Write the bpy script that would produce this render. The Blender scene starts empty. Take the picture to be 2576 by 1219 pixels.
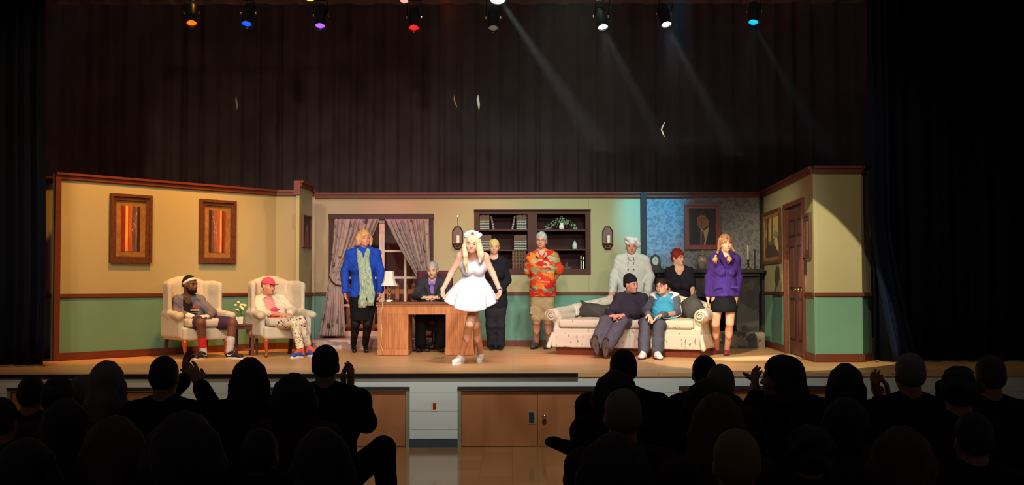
import bpy, bmesh, math, random
import numpy as np
from mathutils import Vector, Matrix
random.seed(7)
R = math.radians
scene = bpy.context.scene
C = scene.collection

# ------------------------------------------------------------------ camera
FPX, CX, CY = 2800.0, 1288.0, 609.5
CAM = Vector((0, 0, 1.75))
PIT, ROLL = math.atan(110.5 / FPX), 0.00226
FW = Vector((0, math.cos(PIT), math.sin(PIT)))
UP0 = Vector((0, -math.sin(PIT), math.cos(PIT)))
RT = (Vector((1, 0, 0)) - ROLL * UP0).normalized()
UPV = (UP0 + ROLL * Vector((1, 0, 0))).normalized()
cam_d = bpy.data.cameras.new('camera'); cam = bpy.data.objects.new('camera', cam_d); C.objects.link(cam)
cam_d.sensor_width = 36; cam_d.lens = 36 * FPX / 2576; cam_d.clip_end = 200
M3 = Matrix((RT, UPV, -FW)).transposed()
cam.matrix_world = Matrix.Translation(CAM) @ M3.to_4x4()
scene.camera = cam

ST = 0.80                                     # stage floor height above the hall floor


def W(px, py, D):
    """point at depth y = D that the photograph shows at (px, py)"""
    d = FW + RT * ((px - CX) / FPX) + UPV * ((CY - py) / FPX)
    return CAM + d * (D / d.y)


def G(px, py, z=ST):
    """point on the level z that the photograph shows at (px, py)"""
    d = FW + RT * ((px - CX) / FPX) + UPV * ((CY - py) / FPX)
    return CAM + d * ((z - CAM.z) / d.z)


# ------------------------------------------------------------------ world, exposure
w = bpy.data.worlds.new('dark hall'); scene.world = w; w.use_nodes = True
w.node_tree.nodes['Background'].inputs[0].default_value = (1, .86, .82, 1)
w.node_tree.nodes['Background'].inputs[1].default_value = 0.045
vs = scene.view_settings
vs.view_transform = 'Standard'; vs.look = 'None'; vs.gamma = 1; vs.use_curve_mapping = False
vs.exposure = 0.0


# ------------------------------------------------------------------ stage lighting from the front of house, plus added unseen fill and wash
def spot(name, loc, aim, power, col, ang, blend=.25, size=.16, parent=None):
    ld = bpy.data.lights.new(name, 'SPOT'); o = bpy.data.objects.new(name, ld); C.objects.link(o)
    ld.energy = power; ld.color = col; ld.spot_size = R(ang); ld.spot_blend = blend; ld.shadow_soft_size = size
    o.matrix_world = Matrix.Translation(loc) @ (Vector(aim) - Vector(loc)).to_track_quat('-Z', 'Y').to_matrix().to_4x4()
    if parent:
        o.parent = parent; o.matrix_parent_inverse = Matrix.Translation(parent.location).inverted()
    return o


AMB = (1.0, .40, .06); WRM = (1.0, .84, .66); NEU = (1.0, .93, .85); GRN = (.50, 1.0, .60); YEL = (1.0, .88, .58); WHT = (1.0, .94, .90)
FOH_AND_FILL = [
    # x, y, z   aim x, y, z     power colour angle blend
    (-5.2, 7.2, 7.0, -5.0, 15.3, 1.6, 620, (1, .72, .42), 40, .6),
    (-3.4, 7.2, 7.0, -3.6, 15.4, 1.5, 1050, (1, .78, .54), 40, .6),
    (-1.2, 7.2, 7.0, -1.6, 15.4, 1.5, 1050, NEU, 40, .6),
    (0.8, 7.2, 7.0, 0.4, 15.4, 1.5, 1050, NEU, 40, .6),
    (2.8, 7.2, 7.0, 1.5, 15.4, 1.5, 950, NEU, 33, .6),
    (4.6, 7.2, 7.0, 4.3, 14.6, 1.3, 260, YEL, 36, .8),
    (-3.4, 13.8, 6.5, -5.1, 15.7, 2.3, 1500, AMB, 56, .8),             # amber on the left wall
    (-2.6, 14.0, 6.5, -4.0, 16.9, 2.4, 480, AMB, 44, .8),
    (-4.2, 3.0, 4.8, -4.3, 15.5, 2.2, 900, (1, .76, .50), 36, 1),  # low fill spot, added unseen to soften shadows on the left
    (5.4, 4.6, 5.4, -3.4, 16.4, 1.7, 1500, WRM, 17, 1),          # cross light on the left return
    (-4.6, 4.6, 5.4, 3.95, 16.6, 1.9, 5200, YEL, 12, .7),          # cross light on the right wall
    (-0.6, 3.0, 4.8, -1.2, 15.5, 2.1, 1600, NEU, 32, 1),  # added low fill for the centre, no visible fixture
    (3.0, 3.0, 4.8, 1.5, 15.5, 2.1, 1300, NEU, 27, 1),  # added low fill lifting the shade right of centre, source unseen
    (0.2, 5.0, 5.6, -0.45, 13.3, 1.45, 1300, WHT, 14, .7),          # key on the bowing person
    (0.4, 7.4, 6.6, 0.2, 12.3, .3, 1250, (.88, .95, 1), 62, 1),        # added unseen wash lamp, standing in for spill on the stage front
    (0.9, 12.6, 6.6, 0.5, 17.7, 1.9, 850, (.55, 1, .78), 42, .9),
    (2.3, 14.6, 6.2, 2.22, 17.7, 2.95, 2500, (.0, .44, .86), 14.5, .22),   # blue on the fireplace wall
    (-0.9, 15.2, 6.2, -1.15, 17.5, 2.9, 520, (1, .10, .04), 46, .8),   # red on the window drape and cornice
    (-2.3, 15.2, 6.2, -2.5, 17.4, 2.9, 260, (.75, .4, 1), 34, .8),
    (0.6, 11.5, 6.6, 0.75, 14.9, 1.0, 700, (1, .28, .32), 28, .8),    # pink between desk and sofa
]
for i, (x, y, z, ax, ay, az, p, c, an, bl) in enumerate(FOH_AND_FILL):
    spot('front_or_fill_light', (x, y, z), (ax, ay, az), p, c, an, bl)
_L, _A = Vector((0.6, 7.4, 6.6)), Vector((3.2, 14.2, 1.2)); _E = W(2103, 545, 13.9)
spot('profile_spot', _L, _A, 3300, YEL, math.degrees(2 * (_A - _L).angle(_E - _L)), .03, .02)


# ------------------------------------------------------------------ small library
def lin(c):
    if isinstance(c, str):
        c = [int(c[i:i + 2], 16) / 255 for i in (0, 2, 4)]
        c = [v / 12.92 if v <= .04045 else ((v + .055) / 1.055) ** 2.4 for v in c]
    return (c[0], c[1], c[2], 1)


MATS = {}


def mat(name, col, rough=.65, spec=.3, metal=0, var=.12, scale=6, bump=0, bscale=60, kind=None, cols=None,
        stretch=(1, 1, 1), emit=None, estr=0, coat=0, sheen=0, stops=None):
    if name in MATS: return MATS[name]
    m = bpy.data.materials.new(name); m.use_nodes = True; nt = m.node_tree; N = nt.nodes; L = nt.links
    b = N['Principled BSDF']
    b.inputs['Roughness'].default_value = rough; b.inputs['Metallic'].default_value = metal
    b.inputs['Specular IOR Level'].default_value = spec
    if coat: b.inputs['Coat Weight'].default_value = coat; b.inputs['Coat Roughness'].default_value = .08
    if sheen: b.inputs['Sheen Weight'].default_value = sheen
    tc = N.new('ShaderNodeTexCoord'); mp = N.new('ShaderNodeMapping'); L.new(tc.outputs['Object'], mp.inputs[0])
    mp.inputs['Scale'].default_value = stretch
    c0 = lin(col)
    ramp = N.new('ShaderNodeValToRGB')
    if kind in (None, 'noise', 'wood', 'patches'):
        t = N.new('ShaderNodeTexNoise'); t.inputs['Scale'].default_value = scale; t.inputs['Detail'].default_value = 4
        L.new(mp.outputs[0], t.inputs['Vector']); fac = t.outputs['Fac']
    elif kind == 'voronoi':
        t = N.new('ShaderNodeTexVoronoi'); t.inputs['Scale'].default_value = scale
        nz = N.new('ShaderNodeTexNoise'); nz.inputs['Scale'].default_value = scale * .8
        ad = N.new('ShaderNodeMixRGB'); ad.inputs[0].default_value = .12
        L.new(mp.outputs[0], nz.inputs['Vector']); L.new(mp.outputs[0], ad.inputs[1]); L.new(nz.outputs['Color'], ad.inputs[2])
        L.new(ad.outputs[0], t.inputs['Vector']); fac = t.outputs['Distance']
    elif kind == 'cells':
        t = N.new('ShaderNodeTexVoronoi'); t.inputs['Scale'].default_value = scale
        nz = N.new('ShaderNodeTexNoise'); nz.inputs['Scale'].default_value = scale * .8
        ad = N.new('ShaderNodeMixRGB'); ad.inputs[0].default_value = .15
        L.new(mp.outputs[0], nz.inputs['Vector']); L.new(mp.outputs[0], ad.inputs[1]); L.new(nz.outputs['Color'], ad.inputs[2])
        L.new(ad.outputs[0], t.inputs['Vector'])
        sp = N.new('ShaderNodeSeparateColor'); L.new(t.outputs['Color'], sp.inputs[0]); fac = sp.outputs[0]
    elif kind == 'wave':
        t = N.new('ShaderNodeTexWave'); t.inputs['Scale'].default_value = scale; t.inputs['Distortion'].default_value = 2.5
        t.inputs['Detail'].default_value = 2; t.bands_direction = 'X'
        L.new(mp.outputs[0], t.inputs['Vector']); fac = t.outputs['Fac']
    L.new(fac, ramp.inputs[0])
    el = ramp.color_ramp.elements
    if cols:
        n = len(cols)
        ps = stops or [i / (n - 1) for i in range(n)]
        if kind in ('cells', 'patches'): ramp.color_ramp.interpolation = 'CONSTANT'
        while len(el) < n: el.new(.5)
        for i in range(n): el[i].position = ps[i]; el[i].color = lin(cols[i])
        for i in range(n): el[i].position = ps[i]; el[i].color = lin(cols[i])
    else:
        a = 1 - var
        el[0].position = .3; el[1].position = .7
        el[0].color = (c0[0] * a, c0[1] * a, c0[2] * a, 1)
        el[1].color = (min(1, c0[0] * (1 + var)), min(1, c0[1] * (1 + var)), min(1, c0[2] * (1 + var)), 1)
    L.new(ramp.outputs[0], b.inputs['Base Color'])
    if bump:
        nb = N.new('ShaderNodeTexNoise'); nb.inputs['Scale'].default_value = bscale; L.new(mp.outputs[0], nb.inputs['Vector'])
        bp = N.new('ShaderNodeBump'); bp.inputs['Strength'].default_value = bump; bp.inputs['Distance'].default_value = .01
        L.new(nb.outputs['Fac'], bp.inputs['Height']); L.new(bp.outputs[0], b.inputs['Normal'])
    if emit:
        b.inputs['Emission Color'].default_value = lin(emit); b.inputs['Emission Strength'].default_value = estr
    MATS[name] = m
    return m


def link(me, name, parent=None, m=None, origin=None, smooth=False):
    """mesh in world coordinates -> object whose origin sits at origin (or at the parent's origin)"""
    if origin is None: origin = Vector(WORG.get(parent.name, (0, 0, 0))) if parent else Vector((0, 0, 0))
    origin = Vector(origin)
    me.transform(Matrix.Translation(-origin))
    o = bpy.data.objects.new(name, me); C.objects.link(o)
    WORG[o.name] = tuple(origin)
    if parent:
        o.parent = parent; o.location = origin - Vector(WORG.get(parent.name, (0, 0, 0)))
    else:
        o.location = origin
    if m is not None:
        for q in (m if isinstance(m, (list, tuple)) else [m]): me.materials.append(q)
    if smooth:
        me.polygons.foreach_set('use_smooth', [True] * len(me.polygons))
    return o


WORG = {}


def tag(o, label=None, cat=None, group=None, kind=None):
    if label: o['label'] = label
    if cat: o['category'] = cat
    if group: o['group'] = group
    if kind: o['kind'] = kind
    return o


def empty(name, loc, label, cat, group=None):
    o = bpy.data.objects.new(name, None); C.objects.link(o); o.location = loc; o.empty_display_size = .1
    WORG[o.name] = tuple(loc)
    return tag(o, label, cat, group)


class MB:
    """collects simple shapes (world coordinates, optional frame) into one mesh"""
    def __init__(s, frame=None):
        s.bm = bmesh.new(); s.F = frame or Matrix.Identity(4)

    def _add(s, vs, fs, mi=0):
        v = [s.bm.verts.new(s.F @ Vector(p)) for p in vs]
        out = []
        for f in fs:
            try:
                q = s.bm.faces.new([v[i] for i in f]); q.material_index = mi; out.append(q)
            except ValueError: pass
        return out

    def box(s, c, h, mi=0, rz=0, bev=0):
        c = Vector(c); m = Matrix.Rotation(rz, 3, 'Z')
        if bev:
            b = bmesh.new(); bmesh.ops.create_cube(b, size=2)
            for v in b.verts: v.co = Vector((v.co.x * h[0], v.co.y * h[1], v.co.z * h[2]))
            bmesh.ops.bevel(b, geom=b.edges[:], offset=min(bev, min(h) * .9), segments=2, affect='EDGES')
            b.verts.index_update()
            s._add([c + m @ v.co for v in b.verts], [[v.index for v in f.verts] for f in b.faces], mi); b.free()
            return s
        vs = [c + m @ Vector((x * h[0], y * h[1], z * h[2])) for x in (-1, 1) for y in (-1, 1) for z in (-1, 1)]
        s._add(vs, [(0, 1, 3, 2), (4, 6, 7, 5), (0, 4, 5, 1), (2, 3, 7, 6), (0, 2, 6, 4), (1, 5, 7, 3)], mi)
        return s

    def prism(s, poly, d, mi=0):
        """poly: points (3D, planar); d: extrusion vector"""
        n = len(poly); d = Vector(d); p = [Vector(q) for q in poly]
        s._add(p + [q + d for q in p], [tuple(range(n))[::-1], tuple(range(n, 2 * n))] +
               [(i, (i + 1) % n, n + (i + 1) % n, n + i) for i in range(n)], mi)
        return s

    def lathe(s, c, prof, seg=20, mi=0, axis=None, cap=True):
        c = Vector(c); q = Vector((0, 0, 1)).rotation_difference(Vector(axis).normalized()) if axis else None
        vs = []
        for r, z in prof:
            for i in range(seg):
                a = 2 * math.pi * i / seg; p = Vector((r * math.cos(a), r * math.sin(a), z))
                vs.append(c + (q @ p if q else p))
        fs = [(j * seg + i, j * seg + (i + 1) % seg, (j + 1) * seg + (i + 1) % seg, (j + 1) * seg + i)
              for j in range(len(prof) - 1) for i in range(seg)]
        if cap: fs += [tuple(range(seg))[::-1], tuple(range((len(prof) - 1) * seg, len(prof) * seg))]
        s._add(vs, fs, mi)
        return s

    def tube(s, pts, r, seg=8, mi=0):
        pts = [Vector(p) for p in pts]; n = len(pts); rr = r if isinstance(r, (list, tuple)) else [r] * n
        vs = []; up = None
        for i, p in enumerate(pts):
            t = (pts[min(i + 1, n - 1)] - pts[max(i - 1, 0)]).normalized()
            if up is None: up = t.orthogonal().normalized()
            up = (up - t * up.dot(t)).normalized(); b = t.cross(up)
            for k in range(seg):
                a = 2 * math.pi * k / seg; vs.append(p + (up * math.cos(a) + b * math.sin(a)) * rr[i])
        fs = [(j * seg + i, j * seg + (i + 1) % seg, (j + 1) * seg + (i + 1) % seg, (j + 1) * seg + i)
              for j in range(n - 1) for i in range(seg)]
        fs += [tuple(range(seg))[::-1], tuple(range((n - 1) * seg, n * seg))]
        s._add(vs, fs, mi)
        return s

    def ball(s, c, r, mi=0, sub=2):
        b = bmesh.new(); bmesh.ops.create_icosphere(b, subdivisions=sub, radius=1); b.verts.index_update()
        r = r if isinstance(r, (tuple, list)) else (r, r, r); c = Vector(c)
        s._add([c + Vector((v.co.x * r[0], v.co.y * r[1], v.co.z * r[2])) for v in b.verts],
               [[v.index for v in f.verts] for f in b.faces], mi); b.free()
        return s

    def grid(s, fn, nu, nv, mi=0):
        vs = [fn(i / nu, j / nv) for j in range(nv + 1) for i in range(nu + 1)]
        s._add(vs, [(j * (nu + 1) + i, j * (nu + 1) + i + 1, (j + 1) * (nu + 1) + i + 1, (j + 1) * (nu + 1) + i)
                    for j in range(nv) for i in range(nu)], mi)
        return s

    def out(s, name, m, parent=None, origin=None, smooth=False, solid=0):
        bmesh.ops.recalc_face_normals(s.bm, faces=s.bm.faces[:])
        me = bpy.data.meshes.new(name); s.bm.to_mesh(me); s.bm.free()
        o = link(me, name, parent, m, origin, smooth)
        if solid:
            md = o.modifiers.new('thickness', 'SOLIDIFY'); md.thickness = solid; md.offset = 0
        return o


def frame_at(loc, rz):
    return Matrix.Translation(loc) @ Matrix.Rotation(rz, 4, 'Z')


# ------------------------------------------------------------------ smooth-union volumes -> mesh (for upholstery, bodies and cloth)
def V3(p): return np.array([p[0], p[1], p[2]], dtype=np.float32)


class Vol:
    def __init__(s, res=.007):
        s.res = res; s.P = []; s.wr = []

    def cone(s, a, b, ra, rb, k=.02, flat=None, op='+'):
        s.P.append(('c', V3(a), V3(b), ra, rb, k, None if flat is None else (V3(Vector(flat[0]).normalized()), flat[1]), op)); return s

    def chain(s, pts, rs, k=.02, flat=None, op='+'):
        for i in range(len(pts) - 1): s.cone(pts[i], pts[i + 1], rs[i], rs[i + 1], k, flat, op)
        return s

    def ell(s, c, rad, k=.02, M=None, op='+'):
        M = np.eye(3, dtype=np.float32) if M is None else np.array([list(r) for r in M], dtype=np.float32)
        s.P.append(('e', V3(c), M, np.array(rad, dtype=np.float32), k, op)); return s

    def box(s, c, h, r=.02, k=.01, M=None, op='+'):
        M = np.eye(3, dtype=np.float32) if M is None else np.array([list(q) for q in M], dtype=np.float32)
        s.P.append(('b', V3(c), M, np.array(h, dtype=np.float32), r, k, op)); return s

    def cut(s, p, n):
        s.P.append(('p', V3(p), V3(Vector(n).normalized()))); return s

    def wrinkle(s, amp, f, d=(1, 0, 0), d2=(0, 0, 1)):
        d, d2 = Vector(d).normalized(), Vector(d2).normalized(); s.wr.append((amp, f, V3(d), V3(d2)))
        if f < 70: s.wr.append((amp * .55, f * 1.9, V3((d2 + d * .4).normalized()), V3(d)))
        return s

    def _bb(s, q):
        if q[0] == 'c':
            m = max(q[3], q[4]) + q[5] + .01
            return np.minimum(q[1], q[2]) - m, np.maximum(q[1], q[2]) + m
        if q[0] == 'e':
            e = np.abs(q[2]) @ q[3] + q[4] + .015; return q[1] - e, q[1] + e
        if q[0] == 'b':
            e = np.abs(q[2]) @ q[3] + q[5] + .015; return q[1] - e, q[1] + e

    def verts_faces(s):
        pos = [s._bb(q) for q in s.P if q[0] != 'p' and q[-1] == '+']
        lo = np.min([b[0] for b in pos], 0) - .02; hi = np.max([b[1] for b in pos], 0) + .02
        r = s.res; n = np.ceil((hi - lo) / r).astype(int) + 2
        ax = [(lo[i] + r * np.arange(n[i])).astype(np.float32) for i in range(3)]
        D = np.full(n, .08, dtype=np.float32)
        for q in s.P:
            if q[0] == 'p':
                d = ((ax[0] - q[1][0]) * q[2][0])[:, None, None] + ((ax[1] - q[1][1]) * q[2][1])[None, :, None] + ((ax[2] - q[1][2]) * q[2][2])[None, None, :]
                D = np.maximum(D, d.astype(np.float32)); continue
            a, b = s._bb(q)
            i0 = np.clip(((a - lo) / r).astype(int) - 1, 0, n); i1 = np.clip(((b - lo) / r).astype(int) + 3, 0, n)
            if np.any(i1 <= i0): continue
            X = ax[0][i0[0]:i1[0]][:, None, None]; Y = ax[1][i0[1]:i1[1]][None, :, None]; Z = ax[2][i0[2]:i1[2]][None, None, :]
            if q[0] == 'c':
                _, A, B, ra, rb, k, fl, op = q
                ba = B - A; L2 = float(ba @ ba) + 1e-9
                x, y, z = X - A[0], Y - A[1], Z - A[2]
                t = np.clip((x * ba[0] + y * ba[1] + z * ba[2]) / L2, 0, 1)
                x = x - t * ba[0]; y = y - t * ba[1]; z = z - t * ba[2]
                if fl is not None:
                    wv, sc = fl; c = (x * wv[0] + y * wv[1] + z * wv[2]) * (sc - 1)
                    x = x + c * wv[0]; y = y + c * wv[1]; z = z + c * wv[2]
                d = np.sqrt(x * x + y * y + z * z) - (ra + (rb - ra) * t)
            elif q[0] == 'e':
                _, c, M, rad, k, op = q
                x, y, z = X - c[0], Y - c[1], Z - c[2]
                u = [(x * M[0, i] + y * M[1, i] + z * M[2, i]) for i in range(3)]
                k0 = np.sqrt(sum((u[i] / rad[i]) ** 2 for i in range(3))); k1 = np.sqrt(sum((u[i] / rad[i] ** 2) ** 2 for i in range(3))) + 1e-6
                d = k0 * (k0 - 1) / k1
            else:
                _, c, M, h, rr, k, op = q
                x, y, z = X - c[0], Y - c[1], Z - c[2]
                u = [np.abs(x * M[0, i] + y * M[1, i] + z * M[2, i]) - h[i] + rr for i in range(3)]
                d = np.sqrt(sum(np.maximum(v, 0) ** 2 for v in u)) + np.minimum(np.maximum(np.maximum(u[0], u[1]), u[2]), 0) - rr
            sl = (slice(i0[0], i1[0]), slice(i0[1], i1[1]), slice(i0[2], i1[2])); S = D[sl]
            if op == '+':
                h_ = np.clip(.5 + .5 * (S - d) / k, 0, 1); D[sl] = S + (d - S) * h_ - k * h_ * (1 - h_)
            else:
                d = -d; h_ = np.clip(.5 - .5 * (S - d) / k, 0, 1); D[sl] = S + (d - S) * h_ + k * h_ * (1 - h_)
        X, Y, Z = ax[0][:, None, None], ax[1][None, :, None], ax[2][None, None, :]
        for amp, f, d1, d2 in s.wr:
            D = D + amp * np.sin(f * (X * d1[0] + Y * d1[1] + Z * d1[2]) + 2.2 * np.sin(f * .45 * (X * d2[0] + Y * d2[1] + Z * d2[2])))
        for i in range(3):
            sl = [slice(None)] * 3; sl[i] = 0; D[tuple(sl)] = .05; sl[i] = -1; D[tuple(sl)] = .05
        return surface(D, lo, r)

    def out(s, name, m, parent=None, origin=None, smooth_it=2):
        v, f = s.verts_faces()
        me = bpy.data.meshes.new(name)
        me.vertices.add(len(v)); me.vertices.foreach_set('co', v.astype(np.float32).ravel())
        me.loops.add(f.size); me.loops.foreach_set('vertex_index', f.astype(np.int32).ravel())
        me.polygons.add(len(f)); me.polygons.foreach_set('loop_start', np.arange(0, f.size, 4, dtype=np.int32))
        me.polygons.foreach_set('loop_total', np.full(len(f), 4, dtype=np.int32))
        me.update(calc_edges=True); me.validate()
        return link(me, name, parent, m, origin, True)


def surface(D, lo, r):
    s = D < 0
    a = s[:-1, :-1, :-1]
    allc = [s[i:s.shape[0] - 1 + i, j:s.shape[1] - 1 + j, k:s.shape[2] - 1 + k] for i in (0, 1) for j in (0, 1) for k in (0, 1)]
    any_ = np.zeros_like(a); al = np.ones_like(a)
    for q in allc: any_ |= q; al &= q
    act = any_ & ~al
    I, J, K = np.nonzero(act); idx = np.full(act.shape, -1, dtype=np.int64); idx[I, J, K] = np.arange(len(I))
    cv = {}
    for i in (0, 1):
        for j in (0, 1):
            for k in (0, 1): cv[i, j, k] = D[I + i, J + j, K + k]
    acc = np.zeros((len(I), 3)); cnt = np.zeros(len(I))
    cs = list(cv)
    for c in cs:
        for ax_ in range(3):
            if c[ax_] == 1: continue
            e = list(c); e[ax_] = 1; e = tuple(e)
            d0, d1 = cv[c], cv[e]; m = (d0 < 0) != (d1 < 0)
            t = np.where(m, d0 / np.where(m, d0 - d1, 1), 0)
            for q in range(3): acc[:, q] += np.where(m, c[q] + (t if q == ax_ else 0), 0)
            cnt += m
    v = np.stack([I, J, K], 1) + acc / cnt[:, None]
    v = v * r + lo
    F = []
    e = s[:-1] != s[1:]; i, j, k = np.nonzero(e[:, 1:-1, 1:-1]); j += 1; k += 1
    q = np.stack([idx[i, j - 1, k - 1], idx[i, j, k - 1], idx[i, j, k], idx[i, j - 1, k]], 1); fl = s[i, j, k]
    q[~fl] = q[~fl][:, ::-1]; F.append(q)
    e = s[:, :-1] != s[:, 1:]; i, j, k = np.nonzero(e[1:-1, :, 1:-1]); i += 1; k += 1
    q = np.stack([idx[i - 1, j, k - 1], idx[i - 1, j, k], idx[i, j, k], idx[i, j, k - 1]], 1); fl = s[i, j, k]
    q[~fl] = q[~fl][:, ::-1]; F.append(q)
    e = s[:, :, :-1] != s[:, :, 1:]; i, j, k = np.nonzero(e[1:-1, 1:-1]); i += 1; j += 1
    q = np.stack([idx[i - 1, j - 1, k], idx[i, j - 1, k], idx[i, j, k], idx[i - 1, j, k]], 1); fl = s[i, j, k]
    q[~fl] = q[~fl][:, ::-1]; F.append(q)
    return v, np.concatenate(F)

# ================================================================== materials of the place
M = {}
M['yellow'] = mat('yellow paint', 'a89e78', .75, .2, var=.04, scale=1.2, bump=.05, bscale=120)
M['green'] = mat('green paint', '668f7c', .75, .2, var=.05, scale=1.5, bump=.05, bscale=120)
M['trim'] = mat('brown trim paint', '66301f', .5, .35, var=.12, scale=5, stretch=(1, 1, 6))
M['darkpost'] = mat('dark post paint', '2a2220', .6, .3)
M['stagewood'] = mat('stage boards', 'c8945c', .38, .4, kind='noise', scale=2.2, stretch=(.4, 7, 1),
                     cols=['bd8a54', 'dba672', 'cb965e'], stops=[.25, .55, .8])
M['blackdrape'] = mat('black drape', '6e5e60', .95, .05, var=.2, scale=2, bump=.1)
M['navydrape'] = mat('navy drape', '070a14', .85, .15, var=.2, scale=2)
M['blockwhite'] = mat('white block paint', 'c8cabc', .55, .3, var=.04, scale=2)
M['vinylfloor'] = mat('hall vinyl floor', '8a6236', .12, .55, var=.08, scale=1.5)
M['doorwood'] = mat('brown door wood', '9a5630', .45, .35, kind='noise', scale=3, stretch=(1, 1, .35), cols=['8c5229', 'a4683c', '965c30'], stops=[.3, .55, .8])
M['metalgrey'] = mat('grey metal frame', '8a8266', .45, .4, metal=.2)
M['basegrey'] = mat('dark vinyl base', '3c4044', .5, .3)
M['blackrub'] = mat('black rubber', '0c0b0b', .8, .2)
M['chrome'] = mat('bright metal', 'd8d4cc', .2, .6, metal=1)
M['brass'] = mat('brass', 'b08a4a', .3, .5, metal=1)
M['cream'] = mat('cream window paint', 'cdb59a', .6, .3, var=.06)
M['fence'] = mat('stained fence wood', 'b87850', .7, .2, kind='noise', scale=5, stretch=(1, 1, .3), cols=['a06440', 'c88860'])
M['stonefoam'] = mat('carved stone facing', '6e6a6e', .7, .25, kind='voronoi', scale=15, cols=['666668', '737274', '8c8a88', '6c6b6d'], stops=[0, .45, .62, .9], bump=.6, bscale=26)
M['darkstone'] = mat('dark fireplace stone', '2c2a2c', .75, .25, kind='cells', scale=7, cols=['2c292a', '3c3836', '322f30', '4a4038'], stops=[0, .3, .6, .85])
M['hearthstone'] = mat('hearth stone', '4a443e', .8, .2, kind='cells', scale=9, cols=['443e3a', '6a5e50', '7a6c58', '4c4640'], stops=[0, .3, .6, .8])
M['fieldstone'] = mat('painted field stone', '9a8a86', .8, .2, kind='cells', scale=9, stretch=(.5, 1, 1.9), cols=['9a8682', 'd0c0b4', '86747a', 'b8a498'], stops=[0, .3, .6, .85])
M['black'] = mat('soot black', '060505', .95, .05)
M['caulk'] = mat('mortar grey', 'a6a99c', .8, .1)


def struct(o, label=None):
    o['kind'] = 'structure'
    if label: o['label'] = label
    return o


TOPZ = ST + 2.44; RZ0, RZ1 = ST + .815, ST + .865


def wall_frame(A, B):
    a = math.atan2(B[1] - A[1], B[0] - A[0]); L = math.hypot(B[0] - A[0], B[1] - A[1])
    return frame_at((A[0], A[1], 0), a), L


def flat_wall(name, A, B, openings=(), th=.05, z0=ST, z1=TOPZ, rail=True, upper=None, lower=None, crown=True, base=True, skip=()):
    F, L = wall_frame(A, B); b = MB(F)
    us = sorted({0, L} | {u for o in openings for u in o[:2]}); zs = sorted({z0, RZ0 + .02, z1} | {z for o in openings for z in o[2:]})
    for i in range(len(us) - 1):
        for j in range(len(zs) - 1):
            uc, zc = (us[i] + us[i + 1]) / 2, (zs[j] + zs[j + 1]) / 2
            if any(o[0] < uc < o[1] and o[2] < zc < o[3] for o in openings): continue
            b.box((uc, th / 2, zc), ((us[i + 1] - us[i]) / 2, th / 2, (zs[j + 1] - zs[j]) / 2), 0 if zc > RZ0 else 1)
    o = struct(b.out(name, [upper or M['yellow'], lower or M['green']]))

    def strip(nm, za, zb, d):
        q = MB(F); segs = [(0, L)]
        for op in openings:
            if op[2] < zb and op[3] > za:
                segs = [s_ for a_, b_ in segs for s_ in (((a_, min(b_, op[0])), (max(a_, op[1]), b_)) if op[0] < b_ and op[1] > a_ else ((a_, b_),)) if s_[1] - s_[0] > .01]
        for a_, b_ in segs:
            q.box(((a_ + b_) / 2, -d / 2, (za + zb) / 2), ((b_ - a_) / 2, d / 2, (zb - za) / 2), bev=.006)
            if nm == 'crown_trim': q.box(((a_ + b_) / 2, -d / 2 - .012, zb - .015), ((b_ - a_) / 2, d / 2 + .012, .015))
        q.out(nm, M['trim'], o)
    if crown: strip('crown_trim', z1 - .085, z1 + .005, .03)
    if rail: strip('chair_rail', RZ0, RZ1, .022)
    if base: strip('baseboard', ST, ST + .1, .02)
    return o


# ---- hall floor, stage
YF = 12.23
b = MB(); b.box((0, 3.6, -.05), (12, 9.2, .05)); floor = struct(b.out('floor', M['vinylfloor']))
# tile joints let the floor read as vinyl tile
nt = M['vinylfloor'].node_tree; N, L_ = nt.nodes, nt.links
br = N.new('ShaderNodeTexBrick'); br.offset = 0; br.inputs['Scale'].default_value = 1; br.inputs['Mortar Size'].default_value = .004
br.inputs['Brick Width'].default_value = .305; br.inputs['Row Height'].default_value = .305
br.inputs['Color1'].default_value = lin('96683a'); br.inputs['Color2'].default_value = lin('875c32'); br.inputs['Mortar'].default_value = lin('785430')
tcn = N.new('ShaderNodeTexCoord'); L_.new(tcn.outputs['Object'], br.inputs['Vector']); L_.new(br.outputs['Color'], N['Principled BSDF'].inputs['Base Color'])

b = MB(); b.box((0, (YF + 22) / 2, ST - .02), (9.5, (22 - YF) / 2 + .015, .02)); struct(b.out('floor_stage', M['stagewood']))
nt = M['stagewood'].node_tree; N, L_ = nt.nodes, nt.links
br = N.new('ShaderNodeTexBrick'); br.inputs['Scale'].default_value = 1; br.inputs['Mortar Size'].default_value = .0015
br.inputs['Brick Width'].default_value = 1.6; br.inputs['Row Height'].default_value = .083
br.inputs['Color1'].default_value = (1, 1, 1, 1); br.inputs['Color2'].default_value = (.86, .84, .8, 1); br.inputs['Mortar'].default_value = (.5, .45, .4, 1)
mx = N.new('ShaderNodeMixRGB'); mx.blend_type = 'MULTIPLY'; mx.inputs[0].default_value = 1
tcn = N.new('ShaderNodeTexCoord'); L_.new(tcn.outputs['Object'], br.inputs['Vector'])
src = N['Principled BSDF'].inputs['Base Color'].links[0].from_socket
L_.new(src, mx.inputs[1]); L_.new(br.outputs['Color'], mx.inputs[2]); L_.new(mx.outputs[0], N['Principled BSDF'].inputs['Base Color'])


def XF(px): return (px - CX) / 2800 * YF


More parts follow.
